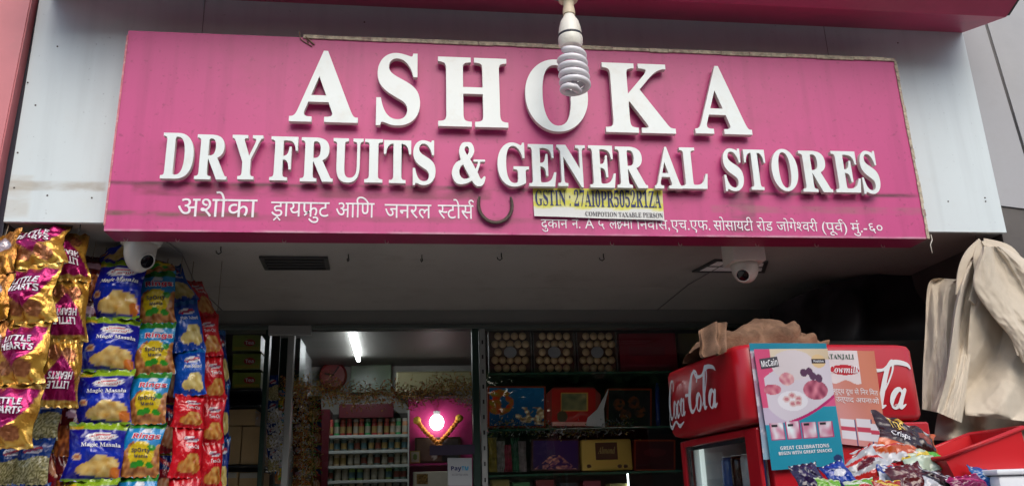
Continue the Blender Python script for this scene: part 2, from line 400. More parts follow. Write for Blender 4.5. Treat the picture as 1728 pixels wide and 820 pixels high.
t.obj('edge_trim', trim_m, sign)
t = MB(); z = sz0
while z < sz1 - 0.01:
    L = rr.uniform(0.02, 0.05); t.bb(sx1 - rr.uniform(0.004, 0.008), sx1 + rr.uniform(0.003, 0.007), YS - 0.004, YS - 0.0008, z, min(z + L, sz1) - 0.002); z += L
t.obj('edge_trim', trim_m, sign)
t = MB(); t.bb(sx0 - 0.002, sx0 + 0.004, YS - 0.002, YS - 0.0005, sz0 + 0.02, sz1 - 0.02); t.obj('edge_trim', edge_m, sign)
YF = YS - 0.035
white_l = mat('white_acrylic_letter', (0.71, 0.77, 0.76), 0.28, spec=0.5, var=0.03, vscale=6, dirt=(0.55, 0.5, 0.4), dscale=14, damt=0.35)
side_l = mat('letter_side', (0.66, 0.64, 0.58), 0.5)
def field_glyph(strokes, step, x0, x1, y0, y1):      # union of brush strokes filled by marching squares
    xs_ = np.arange(x0, x1 + step, step); ys_ = np.arange(y0, y1 + step, step); X, Y = np.meshgrid(xs_, ys_); F = np.full(X.shape, -1.0)
    for pts, ws in strokes:
        pts = np.array([tuple(p)[:2] for p in pts]); n = len(pts)
        ws = np.full(n, ws) if np.isscalar(ws) else np.interp(np.linspace(0, 1, n), np.linspace(0, 1, len(ws)), ws)
        for i in range(n - 1):
            a, d = pts[i], pts[i + 1] - pts[i]; L2 = max(d @ d, 1e-12)
            t = np.clip(((X - a[0]) * d[0] + (Y - a[1]) * d[1]) / L2, 0, 1)
            F = np.maximum(F, (ws[i] + (ws[i + 1] - ws[i]) * t) / 2 - np.hypot(X - a[0] - t * d[0], Y - a[1] - t * d[1]))
    vs = []; fs = []; idx = {}
    def vert(k, p):
        if k not in idx: idx[k] = len(vs); vs.append(p)
        return idx[k]
    for j in range(len(ys_) - 1):
        for i in range(len(xs_) - 1):
            cs = [(i, j), (i + 1, j), (i + 1, j + 1), (i, j + 1)]; f = [F[c[1], c[0]] for c in cs]
            if max(f) <= 0: continue
            poly = []
            for k in range(4):
                a, b = cs[k], cs[(k + 1) % 4]; fa, fb = f[k], f[(k + 1) % 4]
                if fa > 0: poly.append(vert(a, (xs_[a[0]], ys_[a[1]])))
                if (fa > 0) != (fb > 0):
                    t = fa / (fa - fb); t = min(max(t, 0.02), 0.98)
                    kk = tuple(sorted((a, b))); poly.append(vert(kk, (xs_[a[0]] + (xs_[b[0]] - xs_[a[0]]) * t, ys_[a[1]] + (ys_[b[1]] - ys_[a[1]]) * t)))
            if len(set(poly)) > 2: fs.append(tuple(poly))
    return vs, fs
def ampersand():
    S = [(spline([(0.99, 0.17), (0.9, 0.06), (0.78, 0.075), (0.68, 0.2), (0.5, 0.46), (0.36, 0.66), (0.31, 0.8), (0.36, 0.92), (0.46, 0.955)], 8), [0.06, 0.14, 0.22, 0.26, 0.26, 0.21, 0.17, 0.13, 0.09]),
         (spline([(0.46, 0.955), (0.57, 0.92), (0.61, 0.79), (0.52, 0.65), (0.36, 0.55), (0.18, 0.44), (0.11, 0.27), (0.18, 0.12), (0.35, 0.07), (0.55, 0.12), (0.72, 0.28), (0.83, 0.5)], 8), [0.09, 0.14, 0.16, 0.12, 0.1, 0.17, 0.23, 0.21, 0.12, 0.09, 0.08, 0.07]),
         ([(0.68, 0.565), (1.0, 0.565)], 0.05)]
    return field_glyph(S, 0.022, -0.05, 1.1, -0.05, 1.06)
def sign_letter(ch, x0, x1, y0, y1):
    mid = (x0 + x1) / 2
    if mid < 720: xa_, xb_ = P(x0, y1, YF).x, P(x1, y0, YF).x
    else: xa_, xb_ = P(x0, y0, YF).x, P(x1, y1, YF).x
    zb, zt = P(mid, y1, YF).z, P(mid, y0, YF).z
    zb += 0.004
    fn = lambda u, v: Vector((xa_ + (xb_ - xa_) * u, YF, zb + (zt - zb) * v))
    mb = MB()
    if ch == '&':
        g = ampersand(); vs, fs = place(g, fn); mb.bm(solid(vs, fs, (0, 0.02, 0)))
    else:
        vs, fs = place(glyphs(SERIF(ch), 8, 0.012), fn); mb.bm(solid(vs, fs, (0, 0.02, 0)))
    o = mb.obj('letter', [white_l, side_l], sign)
    for p in o.data.polygons:
        if abs(p.normal.y) < 0.5: p.material_index = 1
    return o
for ch, *b in (('A', 487, 607, 86, 208), ('S', 634, 709, 90, 214), ('H', 739, 858, 98, 216), ('O', 884, 996, 101, 224), ('K', 1015, 1141, 108, 226), ('A', 1162, 1270, 112, 228),
        ('D', 268.5, 330, 224.6, 303.6), ('R', 326.8, 387.6, 227.5, 304.8), ('Y', 386.9, 444.7, 228.2, 304.8), ('F', 453.7, 503.8, 230.7, 306.5), ('R', 505.5, 563.8, 232.4, 308.4),
        ('U', 560.2, 613.7, 233.8, 310), ('I', 614.4, 646.5, 235, 310), ('T', 647, 694, 237, 311), ('S', 696.4, 734.8, 237, 314.3), ('&', 762, 820, 240, 316),
        ('G', 838.6, 894, 240.7, 316.7), ('E', 890.4, 940.2, 243.8, 316.5), ('N', 939, 991.2, 245, 317.7), ('E', 992, 1041, 246, 318.5), ('R', 1037.4, 1094, 248, 319),
        ('A', 1099.7, 1152.5, 248, 320), ('L', 1145.5, 1197, 249.4, 320.3), ('S', 1217, 1258, 250.8, 324.4), ('T', 1253.3, 1297.8, 252.8, 322.2), ('O', 1297.8, 1351.7, 251.7, 324.4),
        ('R', 1346.4, 1406.7, 255, 325.8), ('E', 1401, 1456.7, 255.6, 326.4), ('S', 1447, 1489.4, 255, 329)):
    sign_letter(ch, *b)
paint = mat('white_sign_paint', (0.80, 0.76, 0.80), 0.5, var=0.05, vscale=20)
W1 = [(['अशोका'], 300, 434, 336, 366), (['ड', ('rakar', 0.27), 'ायफ', ('slash', 0.42), 'ुट'], 457, 556, 341, 365.5), (['आ', 'ि', 'ण'], 567, 632, 342.5, 367), (['जनरल'], 649, 728, 345, 368), ([('half', 'स'), 'टोस', ('reph',)], 739, 800, 346, 369)]
W2 = [(['दुकान'], 913, 958, 370.5, 385), (['नं.'], 965, 979, 370.5, 385), (['A'], 987, 1002, 370.5, 385.5), (['५'], 1010, 1020, 372, 385.5), (['ल', ('ksh',), 'मी'], 1028, 1068, 371, 386), (['ि', 'नवास,'], 1074, 1130, 371.5, 387),
      (['एच.एफ.'], 1132, 1198, 372, 388), (['सोसायटी'], 1204, 1271, 373, 389), (['रोड'], 1277, 1304, 374, 389.5), (['जोगे', ('half', 'श'), 'वरी'], 1311, 1380, 375, 390), (['(पूव', ('reph',), ')'], 1387, 1429, 376, 391), (['मुं.-६०'], 1436, 1489, 377, 392)]
for items, x0, x1, yt, yb in W1 + W2:
    g = word(items); bx = bbox(g[0]); mid = (x0 + x1) / 2; Yp = YS - 0.002
    a = P(x0, (yt + yb) / 2, Yp).x; b = P(x1, (yt + yb) / 2, Yp).x; zb, zt = P(mid, yb, Yp).z, P(mid, yt, Yp).z
    vs = [(a + (b - a) * (x - bx[0]) / (bx[1] - bx[0]), Yp, zb + (zt - zb) * y / HEAD) for x, y in g[0]]
    MB().add(vs, g[1]).obj('painted_lettering', paint, sign)

def add_runs(m, sx, sz, amt, lo=0.5, hi=0.8):     # vertical rain runs of grime
    n, l = m.node_tree.nodes, m.node_tree.links; b = n['Principled BSDF']; src = b.inputs['Base Color'].links[0].from_socket
    tc = n.new('ShaderNodeTexCoord'); mp = n.new('ShaderNodeMapping'); mp.inputs['Scale'].default_value = (sx, 1, sz); l.new(tc.outputs['Object'], mp.inputs[0])
    t = n.new('ShaderNodeTexNoise'); t.inputs['Scale'].default_value = 1; t.inputs['Detail'].default_value = 6; l.new(mp.outputs[0], t.inputs['Vector'])
    r = n.new('ShaderNodeMapRange'); r.inputs[1].default_value = lo; r.inputs[2].default_value = hi; r.inputs[3].default_value = 1; r.inputs[4].default_value = 1 - amt; l.new(t.outputs['Fac'], r.inputs[0])
    mx = n.new('ShaderNodeMix'); mx.data_type = 'RGBA'; mx.blend_type = 'MULTIPLY'; mx.inputs[0].default_value = 1; l.new(src, mx.inputs[6])
    cb = n.new('ShaderNodeCombineColor')
    for i in range(3): l.new(r.outputs[0], cb.inputs[i])
    l.new(cb.outputs[0], mx.inputs[7]); l.new(mx.outputs[2], b.inputs['Base Color'])
add_runs(sign_m, 22, 1.6, 0.17); add_runs(sign_m, 60, 60, 0.3, 0.62, 0.75); add_runs(white_acp, 18, 1.2, 0.1); add_runs(white_acp, 70, 70, 0.35, 0.68, 0.78)
add_runs(soffit_m, 3, 1, 0.2)
# tax notice stuck on the sign
nq = [P(*p, YS - 0.004) for p in ((901, 366), (1120, 373), (1117, 319), (899, 318))]
nfn0 = bil(*nq)
nfn = lambda u, v: nfn0(u, v) + Vector((0, -0.002 - 0.006 * (1 - v) ** 3 - 0.0015 * math.sin(u * 9), 0))
def ncol(u, v):
    t = v + 0.05 * math.sin(u * 21)
    if t < 0.32: return (240, 242, 238)
    return (236, 232, 92) if (0.36 < t < 0.55 or t > 0.8) else (240, 238, 160)
paper = mat('printed_paper', (1, 1, 1), 0.6, attr=True)
nth = thing('tax_notice', 'pale yellow paper notice with GSTIN number stuck below the raised letters', 'notice', tuple(nfn(0.5, 0)))
MB().grid(nfn, 40, 16, col=ncol).obj('paper', paper, nth, smooth=True, attr=True)
navy = mat('navy_ink', (0.01, 0.02, 0.12), 0.6)
off = Vector((0, -0.002, 0))
m = MB()
tx = 'GSTIN : 27AI0PR5052R1ZA'
letters(m, SERIF(tx), sub(nfn, 0.015, 0.985, 0.38, 0.95, off)); m.obj('lettering', navy, nth)
m = MB(); letters(m, SERIF('COMPOTION TAXABLE PERSON'), sub(nfn, 0.39, 0.99, 0.06, 0.22, off)); m.obj('lettering', mat('black_ink', (0.04, 0.035, 0.05), 0.6), nth)

# horseshoe
hs = []
for i in range(25):
    a = math.radians(158 + i * (382 - 158) / 24); hs.append((0.5 + 0.46 * math.cos(a), 0.42 + 0.5 * math.sin(a) * (1.0 if math.sin(a) < 0 else 1.25)))
h0 = P(806, 374, YS - 0.02); h1 = P(866, 316, YS - 0.02)
hv = [Vector((h0.x + (h1.x - h0.x) * x, YS - 0.012, h0.z + (h1.z - h0.z) * (y + 0.08))) for x, y in hs]
m = MB(); m.tube(hv, [0.005 + 0.0042 * math.sin(math.pi * i / 24) ** 0.4 for i in range(25)], 8, flat=0.6)
tag(m.obj('horseshoe', mat('rusty_iron', (0.085, 0.06, 0.05), 0.7, metal=0.3, var=0.4, vscale=60, bump=0.4), smooth=True), 'rusty dark horseshoe hanging open end up on the magenta sign', 'horseshoe')

# =============================================================== CFL BULB
YB = 2.42
bt = P(963, 2, YB); b0 = P(965, 165, YB)
def bz(py): return P(964, py, YB).z
bx = P(964, 90, YB).x
pxm = 1 / (FPX / (YB * 0.9454 + 1.4 * 0.2994))         # metres per pixel there
bulb = thing('cfl_bulb', 'large white spiral fluorescent bulb hanging from the awning in front of the letter O', 'light bulb', (bx, YB, bz(165)))
bw = mat('bulb_plastic', (0.78, 0.75, 0.66), 0.35, dirt=(0.4, 0.36, 0.28), dscale=25, damt=0.6)
m = MB(); m.lathe([(0.0, bz(26)), (11 * pxm, bz(26)), (11 * pxm, bz(20)), (9 * pxm, bz(10)), (10 * pxm, bz(8)), (10 * pxm, bz(3)), (17 * pxm, bz(2)), (17 * pxm, bz(-3)), (5 * pxm, bz(-4)), (0.006, bz(-5)), (0.006, EYE + 1.825)], 20, (bx, YB, 0)); m.obj('lamp_holder', mat('yellowed_holder', (0.62, 0.52, 0.36), 0.5), bulb, smooth=True, auto=35)
m = MB(); m.lathe([(9 * pxm, bz(26)), (11 * pxm, bz(31)), (16 * pxm, bz(38)), (19 * pxm, bz(48)), (20.5 * pxm, bz(58)), (21 * pxm, bz(64)), (21.5 * pxm, bz(66)), (21 * pxm, bz(75)), (18 * pxm, bz(80)), (5 * pxm, bz(80))], 28, (bx, YB, 0)); m.obj('ballast_housing', bw, bulb, smooth=True, auto=40)
m = MB(); m.lathe([(20.7 * pxm, bz(60)), (21.4 * pxm, bz(60.4)), (21.6 * pxm, bz(63.4)), (21 * pxm, bz(64))], 28, (bx, YB, 0)); m.obj('black_band', mat('black_band', (0.02, 0.02, 0.03), 0.5), bulb, smooth=True)
path = []
turns = 5.0; N = 150
for i in range(N):
    t = i / (N - 1); a = 2 * math.pi * turns * t - 2.4; rad = 21 * pxm * (1 + 0.05 * t)
    path.append((bx + 4 * pxm * t + rad * math.cos(a), YB + rad * math.sin(a), bz(92 + t * 60)))
a = 2 * math.pi * turns - 2.4
st = [(bx + 2 * pxm, YB, bz(78)), (bx + 1 * pxm, YB, bz(86)), (bx - 5 * pxm, YB - 6 * pxm, bz(90))]
en = [(bx + 4 * pxm + 16 * pxm * math.cos(a + 0.6), YB + 16 * pxm * math.sin(a + 0.6), bz(154)), (bx + 8 * pxm, YB - 8 * pxm, bz(157)), (bx + 3 * pxm, YB + 2 * pxm, bz(150)), (bx + 2 * pxm, YB, bz(120))]
m = MB(); m.tube(st + path + en, 5.5 * pxm, 12); m.obj('spiral_tube', mat('fluorescent_glass', (0.72, 0.70, 0.72), 0.2, spec=0.6), bulb, smooth=True)
m = MB(); m.tube([P(963, -3, YB), P(945, 1, YB + 0.01), P(930, -3, YB + 0.03), P(905, -25, YB + 0.1)], 0.0045, 8); m.obj('cable', mat('grey_cable', (0.2, 0.19, 0.19), 0.6), bulb, smooth=True)

# =============================================================== SOFFIT FITTINGS
blackm = mat('black_recess', (0.012, 0.012, 0.012), 0.5)
def downlight(pts, label, diff, louv=True):
    q = [PZ(*p, SOF - 0.002) for p in pts]; cc = sum(q, Vector()) / 4
    t = thing('recessed_light', label, 'ceiling light', tuple(cc), 'recessed lights in the soffit')
    m = MB()
    ins = [p + (cc - p) * 0.12 for p in q]
    for i in range(4):
        j = (i + 1) % 4; m.prism([q[i], q[j], ins[j], ins[i]], (0, 0, -0.008))
    m.obj('frame', mat('grey_light_frame', (0.06, 0.06, 0.06), 0.4), t)
    m = MB(); m.prism(ins, (0, 0, -0.003)); m.obj('diffuser', diff, t)
    m = MB()
    for k in (range(1, 4) if louv else (2,)):
        f = k / 4; a = ins[0].lerp(ins[3], f); b = ins[1].lerp(ins[2], f); m.tube([a + Vector((0, 0, -0.006)), b + Vector((0, 0, -0.006))], 0.002, 6)
    m.obj('louvre', mat('louvre_grey', (0.1, 0.1, 0.1), 0.35), t)
downlight(((437, 432), (553, 433), (557, 453), (447, 453)), 'black rectangular recessed light with louvres, switched off, left in the soffit', blackm)
downlight(((1206, 437), (1296, 440), (1290, 458), (1168, 457)), 'recessed light with pale diffuser beside the right security camera', mat('pale_diffuser', (0.95, 0.95, 0.95), 0.6), False)
cream = mat('camera_white_plastic', (0.74, 0.72, 0.66), 0.3, var=0.03)
def dome(px, base_y, dome_y, wpx, label, boxy, look):
    Y = 2.93
    c0 = P(px, base_y, Y); s = 1 / (FPX / (Y * 0.9454 + 0.9 * 0.2994)); r = wpx / 2 * s
    zb = c0.z
    t = thing('security_camera', label, 'security camera', (c0.x, Y, zb), 'dome security cameras under the sign')
    m = MB()
    if boxy: m.bb(c0.x - r * 1.28, c0.x + r * 1.28, Y - r * 1.1, Y + r * 1.1, zb - 0.005, SOF - 0.001, bev=0.006)
    else: m.lathe([(r * 1.4, SOF - 0.001), (r * 1.45, SOF - 0.012), (r * 1.2, zb - 0.004), (r * 1.0, zb - 0.006)], 32, (c0.x, Y, 0))
    m.obj('mount', cream, t, smooth=not boxy, auto=40)
    m = MB(); m.tube([Vector((c0.x + r, Y + r, SOF - 0.004)), Vector((c0.x + r * 1.4, Y + 0.25, SOF - 0.004)), Vector((c0.x + r * 0.4, Y + 0.7, SOF - 0.006)), Vector((c0.x + r * 0.6, GLY - 0.01, SOF - 0.004))], 0.0025, 6); m.obj('cable', mat('grey_cable', (0.2, 0.19, 0.19), 0.6), t, smooth=True)
    m = MB(); hgt = (dome_y - base_y) * s
    m.lathe([(r * math.cos(x), zb - 0.006 - r * 0.25 - (hgt - r * 0.25) * math.sin(x)) for x in [k * math.pi / 2 / 10 for k in range(10, -1, -1)]] + [(r * 1.03, zb - 0.006)], 32, (c0.x, Y, 0))
    m.obj('dome', cream, t, smooth=True)
    d = Vector(look).normalized(); hz_ = hgt - r * 0.25
    nrm = Vector((d.x / r, d.y / r, d.z / hz_)).normalized()
    q = nrm.to_track_quat('Z', 'Y').to_matrix().to_4x4(); q.translation = Vector((c0.x + d.x * r, Y + d.y * r, zb - 0.006 - r * 0.25 + d.z * hz_))
    m = MB(); m.lathe([(0.0, -r * 0.12), (r * 0.46, -r * 0.12), (r * 0.46, r * 0.0), (r * 0.3, r * 0.05), (0.001, r * 0.07)], 24, M=q)
    m.obj('lens_window', mat('black_lens', (0.008, 0.008, 0.012), 0.08), t, smooth=True, auto=40)
    m = MB(); m.tube([q @ Vector((r * 0.5 * math.cos(k * math.pi / 12), r * 0.5 * math.sin(k * math.pi / 12), -r * 0.02)) for k in range(24)], r * 0.06, 8, closed=True); m.obj('bezel', cream, t, smooth=True)
dome(238, 411, 457, 50, 'white dome security camera at the lower left corner of the sign', False, (0.62, -0.45, -0.6))
dome(1256, 444, 478, 47, 'white dome security camera on a square mount right of the coloured boxes display', True, (-0.5, -0.6, -0.62))
hook_m = mat('dark_hook', (0.03, 0.028, 0.026), 0.5, metal=0.5)
hook_l = mat('pale_hook', (0.55, 0.45, 0.42), 0.5)
for i, (px, py, lab) in enumerate(((373, 423, 'black open hook in the soffit left of the louvred light'), (588, 436, 'black straight hook in the soffit just right of the louvred light'), (712, 437, 'black straight hook in the soffit below the words DRY FRUITS'), (846, 434, 'black bent hook in the soffit below the horseshoe'), (1018, 435, 'small black hook in the soffit below the yellow notice'), (136, 385, 'black hook under the fascia above the golden packets'))):
    p = PZ(px, py - 7, SOF); m = MB(); s = 0.013
    cur = 1 if i in (0, 3, 4) else 0.25
    m.tube([p, p + Vector((0, 0, -s)), p + Vector((0.2 * s, 0, -1.8 * s)), p + Vector((-0.5 * s * cur, 0, -2.3 * s)), p + Vector((-1.2 * s * cur, 0, -1.9 * s)), p + Vector((-1.3 * s * cur, 0, -1.3 * s))], 0.0022, 6)
    tag(m.obj('ceiling_hook', hook_m, smooth=True), lab, 'hook', 'hooks in the soffit')
for px, lab in ((210, 'left end of the sign above the dome camera'), (297, 'sign underside below the letters DRY'), (477, 'sign underside below the letter F of FRUITS'), (650, 'sign underside below the gap in the Devanagari line'), (1030, 'sign underside below the left half of the notice'), (1145, 'sign underside just right of the notice'), (1275, 'sign underside above the right dome camera'), (1375, 'sign underside below the letter R of STORES'), (1487, 'sign underside below the last letter S')):
    p = PZ(px, 401 + (px - 174) / 1400 * 12, sz0); m = MB(); s = 0.008
    m.tube([p + Vector((0, 0, 0.002)), p + Vector((0, 0, -s)), p + Vector((0.6 * s, -0.2 * s, -1.7 * s)), p + Vector((1.3 * s, -0.2 * s, -1.3 * s)), p + Vector((1.4 * s, -0.2 * s, -0.6 * s))], 0.0014, 6)
    tag(m.obj('small_hook', hook_l, smooth=True), 'small pale wire hook under the ' + lab, 'hook', 'small hooks along the sign underside')
m = MB(); m.tube([P(1571, 396, YS), P(1573, 405, YS), P(1570, 413, YS - 0.005), P(1573, 427, YS)], [0.003, 0.005, 0.004, 0.006], 6, flat=0.35)
tag(m.obj('torn_tape', mat('tape_white', (0.6, 0.56, 0.48), 0.7), smooth=True), 'torn strip of pale tape dangling from the lower right corner of the sign', 'tape')
m = MB(); g0 = P(506, 60, YS); m.tube([P(520, 72, YS - 0.004), P(516, 62, YS - 0.008), P(524, 70, YS - 0.004), P(530, 76, YS - 0.003)], 0.003, 6)
m.tube([P(505, 55, YS - 0.004), P(507, 66, YS - 0.005), P(515, 72, YS - 0.004), P(527, 79, YS - 0.004)], 0.002, 6)
tag(m.obj('loose_wire', mat('brown_wire', (0.2, 0.13, 0.08), 0.6), smooth=True), 'brown loose wire end on the top edge of the sign left of the first A', 'wire')
# =============================================================== SNACK PACKETS
foil_g = mat('gold_foil', (1, 1, 1), 0.18, metal=0.6, attr=True, bump=0.55, bscale=6)
film = mat('printed_film', (1, 1, 1), 0.17, spec=0.6, attr=True, bump=0.3, bscale=7)
def ell(u, v, cx, cy, rx, ry): return ((u - cx) / rx) ** 2 + ((v - cy) / ry) ** 2 < 1
def nzf(u, v, s=20, k=0): return noise.noise(Vector((u * s, v * s, k * 3.7)))
def heart(u, v, cx, cy, r):
    x = (u - cx) / r; y = (v - cy) / r
    return (x * x + y * y - 0.55) ** 3 - x * x * y ** 3 * 1.1 < 0.0
def mixc(a, b, t): return tuple(a[i] + (b[i] - a[i]) * t for i in range(3))
GOLD = (250, 200, 92)
def c_gold(u, v):
    if v > 0.9 or v < 0.08: return mixc((255, 222, 120), (190, 120, 40), max(0, min(1, 0.4 + 1.3 * nzf(u * 0.4, v * 2.5, 14))))
    c = mixc(GOLD, (214, 150, 56), max(0, min(1, 0.5 + nzf(u, v, 5))))
    for cx, cy in ((0.33, 0.24), (0.66, 0.22)):
        if ell(u, v, cx, cy, 0.17, 0.12): c = mixc((150, 84, 50), (196, 128, 84), 0.5 + nzf(u, v, 18))
    if heart(u, v, 0.5, 0.6, 0.5): c = (168, 20, 96)
    return c
def c_magic(u, v):
    if v > 0.87: return (232, 190, 40) if u < 0.24 and v < 0.93 else (150, 186, 36)
    if v < 0.05: return (130, 170, 40)
    c = mixc((26, 22, 150), (18, 50, 190), max(0, 1 - abs(v - 0.45) * 3))
    for cx, cy, rx, ry in ((0.42, 0.2, 0.2, 0.11), (0.62, 0.3, 0.2, 0.13), (0.8, 0.24, 0.16, 0.16), (0.7, 0.16, 0.2, 0.1), (0.55, 0.22, 0.14, 0.1)):
        if ell(u, v, cx, cy, rx, ry): c = mixc((214, 168, 84), (244, 214, 140), 0.5 + 1.2 * nzf(u, v, 9, cx))
    if ell(u, v, 0.9, 0.14, 0.1, 0.1): c = (216, 120, 44)
    if ell(u, v, 0.17, 0.4, 0.085, 0.06): c = (190, 110, 70) if ell(u, v, 0.17, 0.4, 0.05, 0.035) else (230, 190, 150)
    if ell(u, v, 0.6, 0.745, 0.27, 0.075): c = (238, 238, 244)
    if ell(u, v, 0.6, 0.745, 0.22, 0.05) and abs((v - 0.745) - 0.12 * (u - 0.6)) > 0.014: c = (206, 26, 40)
    return c
def c_rings(u, v):
    if v > 0.88: return (44, 132, 40)
    c = mixc((10, 120, 196), (40, 150, 214), v)
    if v < 0.5 - 0.12 * math.cos(u * 9): c = mixc((150, 84, 40), (226, 160, 92), 0.5 + 1.2 * nzf(u, v, 11))
    if ell(u, v, 0.56, 0.4, 0.32, 0.23): c = (226, 196, 30)
    for cx, cy in ((0.82, 0.52), (0.55, 0.24), (0.4, 0.2), (0.78, 0.2)):
        if ell(u, v, cx, cy, 0.09, 0.06): c = (50, 150, 40)
    if ell(u, v, 0.6, 0.83, 0.13, 0.04): c = (220, 224, 236)
    return c
def c_salt(u, v, base=(12, 66, 170), hi=(30, 96, 200)):
    if v > 0.9: return mixc(base, (20, 130, 190), 0.6)
    c = mixc(base, hi, max(0, 1 - abs(v - 0.55) * 3))
    for cx, cy, rx, ry in ((0.5, 0.22, 0.22, 0.11), (0.72, 0.34, 0.2, 0.13), (0.8, 0.2, 0.16, 0.12), (0.62, 0.3, 0.14, 0.16)):
        if ell(u, v, cx, cy, rx, ry): c = mixc((206, 178, 96), (242, 222, 150), 0.5 + 1.2 * nzf(u, v, 9, cx))
    if ell(u, v, 0.6, 0.74, 0.26, 0.07): c = (232, 232, 240) if abs((v - 0.74) - 0.15 * (u - 0.6)) > 0.03 else (204, 30, 46)
    return c
def c_red(u, v):
    if v > 0.9: return (190, 14, 24)
    c = mixc((206, 16, 30), (226, 34, 50), 0.5 + nzf(u, v, 4))
    for cx, cy, rx, ry in ((0.45, 0.22, 0.25, 0.12), (0.66, 0.34, 0.24, 0.13), (0.75, 0.2, 0.2, 0.12), (0.6, 0.27, 0.2, 0.18)):
        if ell(u, v, cx, cy, rx, ry): c = mixc((196, 110, 40), (232, 178, 96), 0.5 + 1.2 * nzf(u, v, 9, cx))
    if ell(u, v, 0.6, 0.74, 0.25, 0.065): c = (236, 226, 232) if abs((v - 0.74) - 0.15 * (u - 0.6)) > 0.025 else (206, 20, 40)
    return c
def c_namkeen(u, v):
    if v < 0.56 - 0.05 * math.sin(u * 6): return mixc((120, 112, 60), (226, 214, 160), max(0, min(1, 0.5 + 1.8 * nzf(u, v, 24))))
    c = (16, 60, 140)
    if ell(u, v, 0.5, 0.73, 0.3, 0.09): c = (222, 214, 226) if abs((v - 0.73) - 0.2 * (u - 0.5)) > 0.035 else (200, 30, 46)
    return c
def c_brown(u, v):
    c = mixc((70, 14, 18), (112, 24, 30), 0.5 + nzf(u, v, 5))
    if v < 0.55: c = mixc((110, 50, 24), (208, 120, 60), max(0, min(1, 0.5 + 1.5 * nzf(u, v, 9))))
    if ell(u, v, 0.5, 0.75, 0.3, 0.08): c = (196, 150, 170)
    return c
def c_orange(u, v):
    if v > 0.88: return (214, 48, 24)
    c = mixc((224, 96, 24), (206, 40, 26), v)
    if ell(u, v, 0.3, 0.8, 0.2, 0.1): c = (240, 196, 40)
    if v < 0.45: c = mixc((200, 140, 60), (240, 200, 120), 0.5 + nzf(u, v, 10))
    return c
def c_redmix(u, v):
    if v > 0.92: return (206, 172, 50)
    if v > 0.66: return (24, 44, 120) if (u + v * 3) % 0.9 > 0.25 else (220, 60, 60)
    c = mixc((170, 30, 36), (120, 20, 40), 0.5 + nzf(u, v, 5))
    if ell(u, v, 0.55, 0.3, 0.34, 0.2): c = mixc((200, 110, 60), (240, 200, 170), 0.5 + 1.2 * nzf(u, v, 8))
    return c
def c_yellow(u, v):
    c = mixc((214, 150, 40), (150, 90, 40), 0.5 + nzf(u, v, 4))
    if ell(u, v, 0.5, 0.62, 0.34, 0.2): c = (206, 190, 190)
    return c
def packet_fn(seed, bulge=0.2, crumple=1.0):
    rr = random.Random(seed); ph = [rr.uniform(0, 6.28) for _ in range(6)]; k1 = rr.uniform(3, 4.5); sl = rr.uniform(-0.03, 0.03)
    def f(u, v, side=1):
        s = max(0.0, math.sin(math.pi * min(max((v - 0.05) / 0.9, 0), 1)))
        a = max(0.0, math.sin(math.pi * u))
        h = bulge * (a ** 0.65) * (s ** 0.55)
        pin = 0.05 * s ** 0.5
        e = math.exp(-((v - 0.06) / 0.13) ** 2) + math.exp(-((v - 0.94) / 0.13) ** 2)
        wr = crumple * (0.028 * e * math.sin(2 * math.pi * k1 * u + ph[0] + 3 * v) + 0.085 * a * s * noise.noise(Vector((u * 3.1 + ph[1], v * 4.2, ph[2]))) + 0.05 * s * abs(noise.noise(Vector((u * 7 + ph[3], v * 6, ph[4])))))
        x = (u - 0.5) * (1 - 2 * pin) + sl * s + 0.012 * crumple * math.sin(v * 9 + ph[5])
        edge = 0.012 * math.sin(u * 40) * (1 if (v < 0.02 or v > 0.98) else 0)
        return Vector((x, -side * (h + 0.004) - wr * (1 if side > 0 else 0.6), v + edge))
    return f
PK = {}
TEXTS = {'gold': [('𝗟𝗜𝗧𝗧𝗟𝗘', 0.25, 0.74, 0.63, 0.74, 'w'), ('𝗛𝗘𝗔𝗥𝗧𝗦', 0.22, 0.78, 0.49, 0.605, 'w')],
         'magic': [('Diamond', 0.4, 0.8, 0.71, 0.785, 'w'), (SERIF('Magic Masala'), 0.24, 0.95, 0.55, 0.64, 'w')],
         'rings': [(SANSB('Rings'), 0.3, 0.95, 0.655, 0.785, 'r'), (SANSB('SpOrty'), 0.33, 0.8, 0.41, 0.5, 'k'), (SANSB('Mania'), 0.42, 0.74, 0.33, 0.39, 'k')],
         'salt': [('Diamond', 0.4, 0.8, 0.71, 0.77, 'n'), ('Plain Salted', 0.35, 0.9, 0.56, 0.63, 'w')],
         'red': [('Diamond', 0.4, 0.8, 0.71, 0.77, 'n'), ('Tom-Chi', 0.4, 0.85, 0.55, 0.63, 'w')],
         'namkeen': [('Diamond', 0.3, 0.72, 0.69, 0.77, 'n')]}
INK = {'w': mat('white_ink', (0.68, 0.68, 0.7), 0.4), 'k': mat('black_ink', (0.04, 0.035, 0.05), 0.6), 'r': mat('red_ink', (0.5, 0.01, 0.05), 0.4), 'n': navy}
COLF = {'gold': c_gold, 'magic': c_magic, 'rings': c_rings, 'salt': c_salt, 'red': c_red, 'namkeen': c_namkeen, 'brown': c_brown, 'orange': c_orange, 'redmix': c_redmix, 'yellow': c_yellow,
        'darkblue': lambda u, v: c_salt(u, v, (8, 22, 90), (12, 40, 130))}
